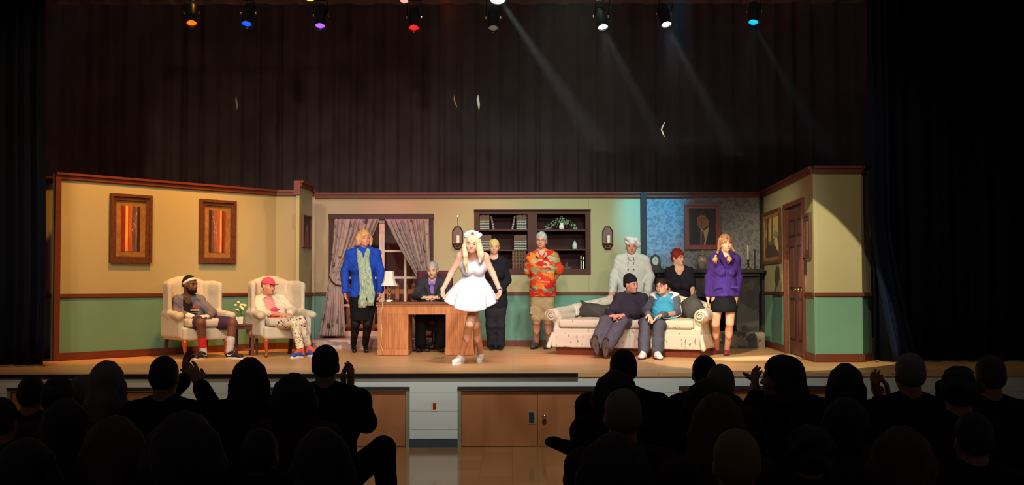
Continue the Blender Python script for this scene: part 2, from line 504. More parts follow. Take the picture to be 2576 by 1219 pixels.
OPN = [(23, 406), (648, 1031), (1151, 1533), (1705, 2088)]
F, L = wall_frame((-9.5, YF), (9.5, YF))
b = MB(F)
OZ = W(1288, 972, YF).z
us = sorted({0, L} | {XF(p) + 9.5 for o in OPN for p in o})
for i in range(len(us) - 1):
    uc = (us[i] + us[i + 1]) / 2; inop = any(XF(o[0]) + 9.5 < uc < XF(o[1]) + 9.5 for o in OPN)
    za = OZ if inop else 0
    b.box((uc, .06, (za + ST - .04) / 2), ((us[i + 1] - us[i]) / 2, .06, (ST - .04 - za) / 2))
    if not inop:   # block joints cut as thin grooves read from the front
        for z in (.19, .39, .59):
            b.box((uc, -.0005, z), ((us[i + 1] - us[i]) / 2, .0008, .003), 1)
stage_wall = struct(b.out('wall_stage', [M['blockwhite'], M['caulk']]))
b = MB(F)
for i in range(len(us) - 1):
    uc = (us[i] + us[i + 1]) / 2
    if not any(XF(o[0]) + 9.5 < uc < XF(o[1]) + 9.5 for o in OPN):
        b.box((uc, -.006, .046), ((us[i + 1] - us[i]) / 2, .006, .046))
struct(b.out('baseboard_stage', M['basegrey']))
b = MB(); xe = XF(1452); b.box(((xe - 9.5) / 2, YF - .03, ST - .018), ((xe + 9.5) / 2, .014, .02)); struct(b.out('trim_1', M['blackrub']))
for n, (pa, pb) in enumerate(OPN):
    xa, xb = XF(pa), XF(pb); fr = MB(); fw = .04
    fr.box(((xa + xb) / 2, YF - .004, OZ - .012), ((xb - xa) / 2, .02, .014), 1)
    fr.box(((xa + xb) / 2, YF + .02, OZ - .035), ((xb - xa) / 2 - .01, .02, .012))
    for x in (xa + fw / 2, xb - fw / 2): fr.box((x, YF + .02, OZ / 2 - .02), (fw / 2, .025, OZ / 2 - .02))
    d = empty('door_%d' % (n + 1), ((xa + xb) / 2, YF, 0), None, None); struct(d)
    fr.out('door_frame', [M['metalgrey'], M['darkpost']], d)
    xm = (xa + xb) / 2 + .04
    for k, (x0, x1) in enumerate(((xa + fw, xm), (xm, xb - fw))):
        q = MB(); q.box(((x0 + x1) / 2, YF + .045, (OZ - .05) / 2), ((x1 - x0) / 2 - .002, .018, (OZ - .05) / 2 - .003), bev=.003)
        leaf = q.out('door_leaf', M['doorwood'], d)
        if k == 0:
            q = MB(); q.box((x1 - .065, YF + .024, W(0, 1053, YF).z), (.043, .005, .07), bev=.003)
            q.box((x1 - .065, YF + .018, W(0, 1053, YF).z), (.030, .003, .055), 1); q.out('pull_plate', [M['metalgrey'], M['darkpost']], leaf)
        else:
            q = MB(); q.lathe((x0 + .075, YF + .03, W(0, 1050, YF).z), [(.026, 0), (.026, .008), (.01, .012), (.01, .03), (.022, .04), (.026, .052), (.018, .064), (.002, .067)], 16, axis=(0, -1, 0))
            q.out('door_knob', M['chrome'], leaf, smooth=True)
    q = MB(); q.box(((xa + xb) / 2, YF + .1, OZ / 2), ((xb - xa) / 2, .02, OZ / 2)); q.out('door_backing', M['black'], d)
# outlet on the pier
pz = W(1093, 1021, YF); q = MB(); q.box((pz.x, YF - .004, pz.z), (.035, .005, .058), bev=.003)
ol = tag(q.out('wall_outlet', mat('ivory plastic', 'cfc7a0', .4)), 'cream wall plate with a red outlet on the white block wall under the stage', 'outlet')
q = MB(); q.box((pz.x, YF - .011, pz.z), (.017, .003, .034), bev=.002)
for s_ in (-1, 1):
    for dx in (-.006, .006): q.box((pz.x + dx, YF - .0145, pz.z + s_ * .015), (.0012, .001, .005), 1)
q.out('socket', [mat('red plastic', '9a2c20', .4), M['black']], ol)

# ---- the flats of the stage set
YB = 17.7


def XB(px, D=YB): return (px - CX) / 2800 * D


LA, LB = (-5.93, 14.4), (-3.64, 17.15)
wl = flat_wall('wall_left', LA, LB)
F, L = wall_frame(LA, LB); q = MB(F); q.box((.035, -.016, (ST + TOPZ) / 2), (.04, .017, 1.22)); q.out('corner_board', M['trim'], wl)
flat_wall('wall_left_end', (-6.7, 15.0), (-6.07, 15.0))
flat_wall('wall_left_recess', (-3.64, 17.15), (-3.05, 17.2))
wr = flat_wall('wall_return', (-3.09, 16.15), (-3.05, 16.97), z1=ST + 2.49)
q = MB(); q.box((-3.12, 16.13, ST + 2.39), (.045, .02, .1)); q.out('end_trim', M['trim'], wr)
# back wall with its window and bookcase openings
wx0, wx1 = XB(838), XB(1080); wz1 = W(960, 550, YB).z; PLT = ST + .145
bx0, bx1 = XB(1194), XB(1485); bz0, bz1 = W(1340, 690, YB).z, W(1340, 528, YB).z
A0 = -3.6
wb = flat_wall('wall_back', (A0, YB), (XB(1615), YB), openings=[(wx0 - A0, wx1 - A0, PLT + .02, wz1), (bx0 - A0, bx1 - A0, bz0, bz1)])
q = MB(); q.box((XB(1481), YB - .002, (bz1 + TOPZ) / 2 - .03), (.006, .003, (TOPZ - bz1) / 2 - .05)); q.box((XB(1481), YB - .002, (bz0 + RZ1) / 2), (.004, .003, (bz0 - RZ1) / 2)); q.out('panel_seam', mat('seam shadow paint', '9a8a50'), wb)
b = MB(); b.box((XB(1619), YB - .03, (ST + TOPZ) / 2), (.045, .045, 1.22)); struct(b.out('trim_2', M['darkpost']))
# fireplace chimney wall
XR = XB(1921)
wf = flat_wall('wall_fireplace', (XB(1625), YB), (XR, YB), rail=False, base=False, upper=M['stonefoam'], lower=M['darkstone'])
q = MB(); q.box((XR - .03, YB - .03, (ST + TOPZ) / 2), (.03, .03, 1.22)); q.out('corner_board', M['darkpost'], wf)
# right wall, runs towards the hall
RA, RB = (XR, YB), (3.77, 13.9)


def RU(px):      # distance along the right wall at a pixel column
    k = (px - CX) / 2800; dx, dy = RB[0] - RA[0], RB[1] - RA[1]
    t = (k * RA[1] - RA[0]) / (dx - k * dy); return t * math.hypot(dx, dy)


def RD(px): return RA[1] + (RB[1] - RA[1]) * RU(px) / math.hypot(RB[0] - RA[0], RB[1] - RA[1])


du0, du1 = RU(1979), RU(2023); dz1 = W(2010, 514, RD(2010)).z
wri = flat_wall('wall_right', RA, RB, openings=[(du0, du1, ST, dz1)])
flat_wall('wall_right_end', RB, (XB(2168, 13.9), 13.9))
flat_wall('wall_right_return', (XB(2168, 13.9), 13.9), (XB(2190, 14.2), 14.2))
# door in the right wall
F, L = wall_frame(RA, RB)
d5 = empty('door_5', (F @ Vector(((du0 + du1) / 2, 0, ST))), None, None); struct(d5)
q = MB(F); jw = .06
for u in (du0 - jw / 2, du1 + jw / 2): q.box((u, -.01, (ST + dz1) / 2), (jw / 2, .03, (dz1 - ST) / 2))
q.box(((du0 + du1) / 2, -.01, dz1 + jw / 2), ((du1 - du0) / 2 + jw, .03, jw / 2)); q.out('door_frame', M['trim'], d5)
q = MB(F); um = (du0 + du1) / 2; hw = (du1 - du0) / 2 - .005
q.box((um, .04, (ST + dz1) / 2 + .005), (hw, .018, (dz1 - ST) / 2 - .008))
for s_ in (-1, 1):
    for za, zb in ((1.62, 1.86), (.9, 1.5), (.2, .78)):
        x = um + s_ * hw * .48; q.box((x, .02, ST + (za + zb) / 2), (hw * .34, .004, (zb - za) / 2), 1)
        q.box((x, .016, ST + (za + zb) / 2), (hw * .27, .006, (zb - za) / 2 - .03), bev=.005)
leaf = q.out('door_leaf', [mat('door brown', '5a3224', .5, .35, var=.1, scale=4, stretch=(1, 1, .3)), M['darkpost']], d5)
kz = W(2005, 729, RD(2005)).z
for u in (RU(2006), RU(2014)):
    q = MB(F); q.lathe((u, .022, kz), [(.03, 0), (.03, .008), (.011, .012), (.011, .035), (.024, .045), (.028, .058), (.02, .07), (.002, .074)], 16, axis=(0, -1, 0))
    q.out('door_knob', M['brass'], leaf, smooth=True)
q = MB(F); q.box((RU(2028), -.012, W(2027, 672, RD(2027)).z), (.03, .012, .09)); tag(q.out('switch_plate', M['darkpost']), 'narrow dark wall plate between the brown door and the right end of the set', 'wall plate')

# ---- window
win = empty('window_1', ((wx0 + wx1) / 2, YB, PLT), None, None); struct(win)
q = MB(); tw = .075
for x in (wx0 - tw / 2 + .01, wx1 + tw / 2 - .01): q.box((x, YB - .02, (PLT + wz1) / 2), (tw / 2, .025, (wz1 - PLT) / 2))
q.box(((wx0 + wx1) / 2, YB - .022, wz1 + .035), ((wx1 - wx0) / 2 + tw, .03, .042), bev=.006); q.out('window_casing', mat('dark casing', '3c211c', .55), win)
q = MB()
rows = [W(1000, y, YB).z for y in (552, 631, 698, 767)] + [PLT + .1]


def bar(x0, x1, z0, z1): q.box(((x0 + x1) / 2, YB + (.03 if x1 - x0 > z1 - z0 else .027), (z0 + z1) / 2), ((x1 - x0) / 2, .02, (z1 - z0) / 2))


xm0, xm1 = XB(953), XB(967)
bar(wx0, wx1, PLT + .02, PLT + .1); bar(wx0, wx1, wz1 - .03, wz1); bar(wx0, wx0 + .04, PLT, wz1); bar(wx1 - .04, wx1, PLT, wz1); bar(xm0, xm1, PLT, wz1)
for z in rows[1:4]: bar(wx0, wx1, z - .017, z + .017)
for x in (XB(895), XB(1019)): bar(x - .02, x + .02, PLT, wz1)
q.box(((xm0 + xm1) / 2, YB + .008, (PLT + wz1) / 2), (.012, .01, (wz1 - PLT) / 2))
q.out('sash_bars', M['cream'], win)
b = MB(); b.box(((XB(780) + XB(1112)) / 2, (YB + 16.98) / 2, (ST + PLT) / 2), ((XB(1112) - XB(780)) / 2, (YB - 16.98) / 2, .0725), bev=.006)
struct(b.out('floor_step', M['fieldstone']))
# picket fence outside
q = None
fe = empty('picket_fence', (-2.0, 18.55, PLT), 'low wooden picket fence standing outside behind the curtained window', 'fence')
zt, zb_ = W(0, 711, 18.5).z, ST
for i in range(15):
    x = XB(836, 18.5) + i * .135
    q = MB(); q.prism([(x - .032, 18.5, zb_), (x + .032, 18.5, zb_), (x + .032, 18.5, zt - .05), (x, 18.5, zt), (x - .032, 18.5, zt - .05)], (0, .02, 0)); q.out('picket', M['fence'], fe)
for z in (W(0, 735, 18.5).z, W(0, 822, 18.5).z):
    q = MB(); q.box((XB(836, 18.5) + .95, 18.535, z), (1.02, .015, .04)); q.out('fence_rail', M['fence'], fe)


# ---- drapes
def drape(name, fL, fR, z0, z1, nf, amp, mt, n=220, nz=14, label=None, cat='curtain', y=None, seed=0, group=None, thick=.006, parent=None):
    rnd = random.Random(seed); ph = [rnd.uniform(0, 6.28) for _ in range(4)]; ir = rnd.uniform(.8, 1.2)
    q = MB()

    def fn(u, v):
        z = z0 + (z1 - z0) * v; xl, yl = fL(v); xr, yr = fR(v)
        x = xl + (xr - xl) * u; yy = yl + (yr - yl) * u
        a = 2 * math.pi * nf * u
        f = math.sin(a + 1.3 * math.sin(2 * math.pi * nf * .23 * u + ph[0]) + ph[1] + .25 * math.sin(3 * v + ph[3])) + .35 * math.sin(2.3 * a + ph[2])
        return (x + .35 * amp * math.cos(a), yy + amp * f, z)
    q.grid(fn, n, nz)
    o = q.out(name, mt, parent, smooth=True, solid=thick)
    if label: tag(o, label, cat, group)
    return o


drape('backdrop_curtain', lambda v: (-9.2, 19.8), lambda v: (9.2, 19.8), ST + .02, 8.2, 52, .05, M['blackdrape'], 620, 6,
      'tall black pleated curtain hanging across the back of the stage behind the set')
drape('border_curtain', lambda v: (-9.2, 16.0), lambda v: (9.2, 16.0), W(1288, 9, 16).z, 8.2, 40, .04, M['blackdrape'], 420, 4,
      'short black curtain along the top edge above the stage lights')
drape('wing_curtain', lambda v: (-8.6, 13.5), lambda v: (-5.66 - .03 * v + .03 * math.sin(9 * v) * (1 - v), 13.45), ST + .02, 8.0, 17, .085, M['navydrape'], 260, 20,
      'dark navy wing curtain at the left side of the stage', seed=3)
drape('wing_curtain', lambda v: (4.47, 13.95), lambda v: (8.9, 13.8), ST + .02, 8.0, 22, .085, M['navydrape'], 300, 12,
      'dark navy wing curtain at the right side of the stage', seed=5)
drape('wing_curtain', lambda v: (4.42 + .27 * max(0, 1 - v * 4.2) ** 1.3, 13.72), lambda v: (4.62 + .32 * max(0, 1 - v * 4.2) ** 1.3, 13.66), ST + .02, 8.0, 3, .03, mat('navy drape blue highlight', '111a33', .85, .15), 40, 40,  # blue highlight put into the cloth colour of an extra fold
      'narrow curtain edge with a painted blue highlight, flaring at its foot beside the right set wall', seed=8)

# ================================================================== furniture and dressing
M['cloth_cream'] = mat('cream upholstery', 'c2b9a4', .85, .15, var=.05, scale=30, bump=.12, bscale=220, sheen=.2)
M['sofa_cloth'] = mat('printed sofa cloth', 'd2c4a8', .85, .15, kind='noise', scale=40, cols=['8c7e76', 'c8baa4', 'c8baa2', 'c8baa2', 'cabca6', 'ccbea8'],
                      stops=[.345, .365, .375, .383, .40, 1], bump=.1, bscale=200, stretch=(1, 1, .35))
M['pillow'] = mat('dark olive pillow cloth', '3c3a34', .7, .3, var=.15, scale=8)
M['cabriole'] = mat('red brown polished wood', 'a8481e', .25, .5, coat=.4)
M['darkwood'] = mat('dark brown wood', '3a221a', .4, .4, var=.15, scale=6, stretch=(1, 1, .3))
M['walnut'] = mat('walnut wood', '5e3222', .35, .45, var=.2, scale=7, stretch=(.4, 1, 1))
M['oak'] = mat('red oak wood', 'b0683a', .4, .4, kind='noise', scale=5, stretch=(3.5, 3.5, .35), cols=['9a5428', 'be7842', 'a86034', 'c8824c'], stops=[.25, .45, .6, .8])
M['oaktop'] = mat('oak desk top', '7c4628', .3, .5, kind='noise', scale=5, stretch=(.35, 3.5, 3), cols=['6a3a20', '8a5232'], stops=[.3, .7])
M['plinth'] = mat('mahogany plinth', '6a2c18', .4, .4, var=.1)
M['lampshade'] = mat('white lamp shade cloth', 'e6dcd0', .8, .2, var=.02)
M['whiteceramic'] = mat('white ceramic', 'e4dfd2', .25, .5, var=.02)
M['petal'] = mat('cream petals', 'e0dca8', .6, .2, var=.15, scale=40)
M['leafg'] = mat('green leaves', '5c7a3c', .5, .3, var=.25, scale=30)
M['burgundy'] = mat('burgundy chair fabric', '4c2230', .7, .25, var=.1, scale=12)
M['blackplastic'] = mat('black plastic', '131214', .4, .4)
M['case'] = mat('bookcase wood', '4a2620', .6, .25, var=.15, scale=5, stretch=(.4, 1, 3))
M['caseback'] = mat('bookcase back board', '36211f', .75, .15, var=.1)
M['candle'] = mat('candle wax', 'ece0c4', .5, .3, var=.03)
M['frame_brown'] = mat('carved brown frame', '5a3420', .45, .4, var=.3, scale=40, bump=.3, bscale=90)
M['frame_gold'] = mat('dull gilt frame', '9a6c30', .5, .4, var=.3, scale=25, bump=.25, bscale=80)
M['frame_red'] = mat('red mahogany frame', '7c2a1c', .4, .45, var=.15, scale=15)
M['lens'] = None


def curve_cab(F, x, y, sx, sy, z1):
    pts = [(x, y, z1), (x + sx * .012, y + sy * .012, z1 - .05), (x + sx * .006, y + sy * .006, z1 * .55), (x - sx * .004, y - sy * .004, z1 * .25), (x + sx * .006, y + sy * .006, .035), (x + sx * .016, y + sy * .016, .012)]
    return [F @ Vector(p) for p in pts], [.044, .038, .025, .017, .018, .028]


def wing_chair(O, rz, label):
    F = frame_at(O, rz); Mr = F.to_3x3(); t = empty('wing_chair', O, label, 'armchair')
    P = lambda x, y, z: F @ Vector((x, y, z))
    v = Vol(.012)
    v.box(P(0, -.03, .33), (.335, .33, .085), .03, .02, Mr)
    tilt = Mr @ Matrix.Rotation(R(-9), 3, 'X')
    v.box(P(0, .30, .70), (.27, .065, .36), .06, .03, tilt)
    v.ell(P(0, .345, 1.0), (.24, .07, .11), .04, tilt)
    for s in (-1, 1):
        v.box(P(s * .335, .0, .45), (.035, .30, .17), .03, .02, Mr)
        v.chain([P(s * .345, .22, .60), P(s * .355, -.12, .585), P(s * .375, -.31, .565)], [.044, .048, .056], .03, ((0, 0, 1), 1.15))
        wm = Mr @ Matrix.Rotation(s * R(16), 3, 'Z')
        v.box(P(s * .325, .15, .77), (.030, .165, .24), .028, .04, wm)
        v.ell(P(s * .325, .16, .95), (.034, .155, .09), .05, wm)
        v.box(P(s * .285, .28, .70), (.045, .06, .33), .04, .04, Mr)
    v.out('upholstered_frame', M['cloth_cream'], t)
    v = Vol(.012); v.box(P(0, -.105, .475), (.285, .305, .058), .045, .01, Mr); v.ell(P(0, -.08, .50), (.22, .22, .06), .03, Mr)
    v.out('seat_cushion', M['cloth_cream'], t)
    for s in (-1, 1):
        pts, rr = curve_cab(F, s * .29, -.31, s, -1, .26)
        q = MB(); q.tube(pts, rr, 12); o = q.out('leg', M['cabriole'], t, smooth=True); o['label'] = 'curved polished front leg'
        q = MB(F); q.prism([(s * .29 - .022, .24, .26), (s * .29 + .022, .24, .26), (s * .29 + .022, .285, .26), (s * .29 - .022, .285, .26)], (0, .05, -.26)); o = q.out('leg', M['darkwood'], t); o['label'] = 'straight dark back leg'
    return t, F


def foot_origin(px, py, lx, ly, rz):
    g = G(px, py); o = Matrix.Rotation(rz, 3, 'Z') @ Vector((lx, ly, 0)); return Vector((g.x - o.x, g.y - o.y, ST))


CH1, FCH1 = wing_chair(foot_origin(466, 903, -.29, -.32, R(41)), R(41), 'cream wing armchair farther left, holding the person with a white headband')
CH2, FCH2 = wing_chair(foot_origin(671, 898, -.29, -.32, R(33)), R(33), 'cream wing armchair right of the side table, holding the person in a pink cap')

# side table with flowers
tx = G(600, 900).x; o = Vector((G(616, 893).x, G(616, 893).y - .02, ST)); t = empty('side_table', o, 'small dark brown side table between the two wing armchairs', 'table')
F = frame_at(o, R(4)); hw, hd, ht = .165, .2, .44
q = MB(F); q.box((0, 0, ht - .012), (hw, hd, .014), bev=.005); q.out('tabletop', M['walnut'], t)
q = MB(F); q.box((0, -hd + .03, ht - .05), (hw - .03, .01, .025)); q.box((0, hd - .03, ht - .05), (hw - .03, .01, .025))
for s in (-1, 1): q.box((s * (hw - .025), 0, ht - .05), (.01, hd - .03, .025))
q.out('apron', M['walnut'], t)
for sx in (-1, 1):
    for sy in (-1, 1):
        q = MB(F); q.box((sx * (hw - .025), sy * (hd - .025), (ht - .025) / 2), (.017, .017, (ht - .025) / 2), bev=.003); q.out('leg', M['walnut'], t)
q = MB(F); q.box((0, 0, .1), (.012, hd - .03, .012)); q.box((0, -hd + .025, .1), (hw - .03, .012, .012)); q.box((0, hd - .025, .1), (hw - .03, .012, .012)); q.out('stretcher', M['walnut'], t)
pc = Vector((W(604, 815, o.y).x, o.y, ST + ht + .002)); t = empty('flower_pot', pc, 'white square pot of cream flowers standing on the side table', 'flower pot')
q = MB(frame_at(pc, R(4)))
a, b_ = .043, .05
q._add([(-a, -a, 0), (a, -a, 0), (a, a, 0), (-a, a, 0), (-b_, -b_, .095), (b_, -b_, .095), (b_, b_, .095), (-b_, b_, .095), (-b_ + .008, -b_ + .008, .095), (b_ - .008, -b_ + .008, .095), (b_ - .008, b_ - .008, .095), (-b_ + .008, b_ - .008, .095), (-a + .008, -a + .008, .07), (a - .008, -a + .008, .07), (a - .008, a - .008, .07), (-a + .008, a - .008, .07)],
       [(0, 3, 2, 1), (0, 1, 5, 4), (1, 2, 6, 5), (2, 3, 7, 6), (3, 0, 4, 7), (4, 5, 9, 8), (5, 6, 10, 9), (6, 7, 11, 10), (7, 4, 8, 11), (8, 9, 13, 12), (9, 10, 14, 13), (10, 11, 15, 14), (11, 8, 12, 15), (12, 13, 14, 15)])
q.out('pot', M['whiteceramic'], t)
rn = random.Random(4); lq = MB()
for i in range(16):
    a = rn.uniform(0, 6.28); rr = rn.uniform(.02, .1); h = rn.uniform(.07, .17) + (.03 if rr < .05 else 0)
    tip = pc + Vector((rr * math.cos(a), .7 * rr * math.sin(a), .095 + h)); mid = pc + Vector((.3 * rr * math.cos(a), .3 * rr * math.sin(a), .095 + h * .5))
    lq.tube([pc + Vector((0, 0, .08)), mid, tip], [.003, .0025, .002], 5)
    q = MB()
    for k in range(5):
        b2 = 2 * math.pi * k / 5; q.ball(tip + Vector((.010 * math.cos(b2), .010 * math.sin(b2), .006)), (.010, .010, .018), sub=1)
    q.ball(tip, .009, sub=1); q.out('flower', M['petal'], t, smooth=True)
for i in range(22):
    a = rn.uniform(0, 6.28); rr = rn.uniform(.04, .095); z = rn.uniform(.10, .18); c = pc + Vector((rr * math.cos(a), .7 * rr * math.sin(a), z))
    d = Vector((math.cos(a), math.sin(a), .5)).normalized() * .035; sd = Vector((-math.sin(a), math.cos(a), 0)) * .011
    lq.prism([c - d, c + sd, c + d, c - sd], (0, 0, .002))
lq.out('stems_and_leaves', M['leafg'], t)

# ---- sofa
P1, P2 = G(1397, 891), G(1760, 899.5)
sa = math.atan2(P2.y - P1.y, P2.x - P1.x); sl = (P2 - P1).length; mid = (P1 + P2) / 2
SF = frame_at((mid.x, mid.y, ST), sa) @ Matrix.Translation((0, .42, 0)); so = SF @ Vector((0, 0, 0))
sofa = empty('sofa', so, 'long cream patterned camelback sofa with rolled arms in front of the fireplace', 'sofa')
Ms = SF.to_3x3(); SP = lambda x, y, z: SF @ Vector((x, y, z))
hl = sl / 2
q = MB(SF); q.box((0, -.01, .055), (hl, .40, .055)); q.out('plinth', M['plinth'], sofa)
v = Vol(.014); v.box(SP(0, -.02, .235), (hl + .02, .43, .125), .02, .015, Ms)
v.box(SP(0, -.435, .33), (hl + .02, .02, .05), .018, .01, Ms)
pts = [(-hl, .36, .62), (-hl * .8, .37, .66), (-hl * .45, .38, .74), (0, .385, .80), (hl * .45, .38, .76), (hl * .8, .37, .68), (hl, .36, .62)]
v.chain([SP(*p) for p in pts], [.075] * 7, .03)
for i in range(13):
    x = -hl + 2 * hl * i / 12; zt_ = np.interp(x, [p[0] for p in pts], [p[2] for p in pts]); v.box(SP(x, .35, (zt_ + .3) / 2), (hl / 11, .075, (zt_ - .3) / 2 + .03), .04, .04, Ms)
for s in (-1, 1):
    v.chain([SP(s * (hl + .02), .36, .60), SP(s * (hl + .03), .0, .575), SP(s * (hl + .03), -.40, .55)], [.08, .085, .095], .02)
    v.box(SP(s * (hl - .03), -.03, .37), (.055, .39, .18), .03, .03, Ms)
v.out('upholstered_frame', M['sofa_cloth'], sofa)
for s in (-1, 1):   # rolled arm fronts
    q = MB(SF); c = (s * (hl + .03), -.505, .55)
    pts_ = []
    for i in range(34):
        a = i * .42; rr = .086 * (1 - i / 36); pts_.append((c[0] + s * rr * math.cos(a), c[1] - .008, c[2] + rr * math.sin(a)))
    q.tube(pts_, .007, 6); q.out('arm_scroll', M['sofa_cloth'], sofa)
for k in range(3):
    cw = (2 * hl - .12) / 3; x = -hl + .06 + cw * (k + .5)
    v = Vol(.012); v.box(SP(x, -.115, .435), (cw / 2 - .008, .375, .060), .04, .01, Ms); v.ell(SP(x, -.08, .46), (cw * .4, .3, .055), .03, Ms)
    v.out('seat_cushion', M['sofa_cloth'], sofa)
v = Vol(.012); v.wrinkle(.0015, 22, Ms @ Vector((1, 0, 0)))
v.box(SP(0, -.455, .205), (hl + .03, .012, .10), .01, .01, Ms)
for s in (-1, 1): v.box(SP(s * (hl + .035), -.03, .205), (.012, .43, .10), .01, .01, Ms); v.cone(SP(s * (hl + .03), -.45, .29), SP(s * (hl + .07), -.50, .12), .02, .035, .03)
v.out('skirt', M['sofa_cloth'], sofa)


def pillow(c, Mr, hx, hz, label):
    v = Vol(.01); v.wrinkle(.003, 45, (1, 0, .3), (0, .3, 1))
    v.ell(c, (hx * .92, .085, hz * .9), .04, Mr)
    for sx in (-1, 1):
        for sz in (-1, 1): v.cone(c, Vector(c) + Mr @ Vector((sx * hx, 0, sz * hz)), .05, .012, .05)
    o = v.out('throw_pillow', M['pillow'], None, c); return tag(o, label, 'pillow')


pillow(SP(-.66, .16, .60), Ms @ Matrix.Rotation(R(-22), 3, 'X') @ Matrix.Rotation(R(8), 3, 'Y'), .23, .125, 'dark olive throw pillow lying at the left end of the sofa')
pillow(SP(.77, .19, .66), Ms @ Matrix.Rotation(R(-18), 3, 'X') @ Matrix.Rotation(R(-35), 3, 'Y'), .17, .17, 'dark throw pillow tilted between the teal-shirted person and the right sofa arm')

# ---- desk
DY = 15.42; dxl, dxr = XB(949, DY), XB(1192, DY); DH = .735
dc = Vector(((dxl + dxr) / 2, DY + .33, ST)); desk = empty('desk', dc, 'brown oak kneehole desk on the stage with the seated person behind it', 'desk')
q = MB(); q.box((dc.x, dc.y, ST + DH - .016), ((dxr - dxl) / 2 + .015, .345, .018), bev=.006); q.out('desktop', M['oaktop'], desk)
q = MB(); q.box((dc.x, DY + .02, ST + .64), ((dxr - dxl) / 2, .014, .075), bev=.004); q.box((dc.x, DY + .005, ST + .70), ((dxr - dxl) / 2 + .006, .012, .012)); q.out('apron', M['oak'], desk)
for a, b_ in ((950, 1027), (1121, 1191)):
    x0, x1 = XB(a, DY), XB(b_, DY)
    q = MB(); q.box(((x0 + x1) / 2, DY + .33, ST + .34), ((x1 - x0) / 2, .32, .33), bev=.004)
    n = 12
    for i in range(n):
        x = x0 + .03 + (x1 - x0 - .06) * (i + .5) / n; q.box((x, DY + .006, ST + .32), ((x1 - x0 - .06) / n / 2 - .002, .004, .22), bev=.002)
    q.box(((x0 + x1) / 2, DY + .004, ST + .045), ((x1 - x0) / 2 + .005, .012, .04), bev=.004)
    q.out('pedestal', M['oak'], desk)
for x in (XB(1027, DY) - .004, XB(1121, DY) + .004): pass

# table lamp on the desk
lc = Vector((W(979, 752, DY + .28).x, DY + .28, ST + DH + .002)); lamp = empty('table_lamp', lc, 'brass and white table lamp with a bell shade on the left end of the desk', 'lamp')
q = MB(frame_at(lc, R(20))); q.box((0, 0, .008), (.055, .055, .008), bev=.003); q.box((0, 0, .022), (.042, .042, .007), bev=.003); q.out('base', M['whiteceramic'], lamp)
q = MB(); q.lathe(lc, [(.03, .028), (.024, .045), (.011, .06), (.014, .075), (.02, .09), (.012, .105), (.009, .12), (.016, .14), (.02, .155), (.012, .175), (.008, .19), (.012, .215), (.006, .23), (.006, .27)], 18); q.out('stem', M['brass'], lamp, smooth=True)
q = MB(); prof = [(.122, .225), (.100, .26), (.084, .30), (.074, .345), (.068, .40), (.066, .432)]
q.lathe(lc, prof, 8, cap=False); q.lathe(lc, [(r - .004, z) for r, z in prof], 8, cap=False); sh = q.out('lamp_shade', M['lampshade'], lamp)
q = MB(); cp = [lc + Vector((-.03, -.03, .01)), Vector((lc.x - .06, DY - .02, ST + DH + .008))] + [Vector((XB(px, DY) , DY - .022, W(px, py, DY).z)) for px, py in ((963, 768), (960, 785), (959, 805), (962, 830), (960, 850), (959, 868), (963, 880), (966, 889))]
q.tube(cp, .005, 6); q.out('cord', mat('cream cord', 'd8c8a4', .5), lamp, smooth=True)
q = MB(); p = W(994, 755, DY + .15); q.box((p.x, DY + .15, ST + DH + .012), (.06, .04, .008), bev=.003); tag(q.out('writing_pad', M['darkwood'], None, (p.x, DY + .15, ST + DH + .004)), 'small dark pad lying beside the lamp foot on the desk', 'pad')

# office chair behind the desk
oc = Vector((XB(1092, 16.55), 16.5, ST)); och = empty('office_chair', oc, 'high-backed burgundy office chair behind the desk', 'chair')
v = Vol(.012); v.box(oc + Vector((0, .20, .83)), (.27, .045, .36), .04, .02); v.ell(oc + Vector((0, .17, .6)), (.22, .07, .12), .04); v.out('backrest', M['burgundy'], och)
v = Vol(.012); v.box(oc + Vector((0, -.06, .46)), (.25, .25, .05), .045, .02); v.out('seat', M['burgundy'], och)
q = MB(); q.lathe(oc, [(.03, .1), (.03, .36), (.12, .39), (.12, .41)], 14); q.out('post', M['blackplastic'], och)
for k in range(5):
    a = R(90 + 72 * k + 20); q = MB(); q.tube([oc + Vector((0, 0, .12)), oc + Vector((.28 * math.cos(a), .28 * math.sin(a), .075))], [.028, .016], 8); q.lathe(oc + Vector((.28 * math.cos(a) - .022, .28 * math.sin(a), .028)), [(.027, 0), (.027, .044)], 12, axis=(1, 0, 0)); q.out('base_leg', M['blackplastic'], och)
for s in (-1, 1):
    q = MB(); q.tube([oc + Vector((s * .25, .02, .44)), oc + Vector((s * .30, .02, .5)), oc + Vector((s * .30, .02, .64))], .014, 8); q.box(oc + Vector((s * .30, -.02, .655)), (.028, .13, .015), bev=.01); q.out('armrest', M['blackplastic'], och)


# ---- curtains at the window
M['drapery'] = mat('flowered drapery', 'a89c94', .8, .2, kind='noise', scale=12, cols=['40323c', '50424a', '968880', 'a09288', '968880', '6c5c58'], stops=[0, .33, .39, .6, .69, .76], stretch=(1, 1, .8))


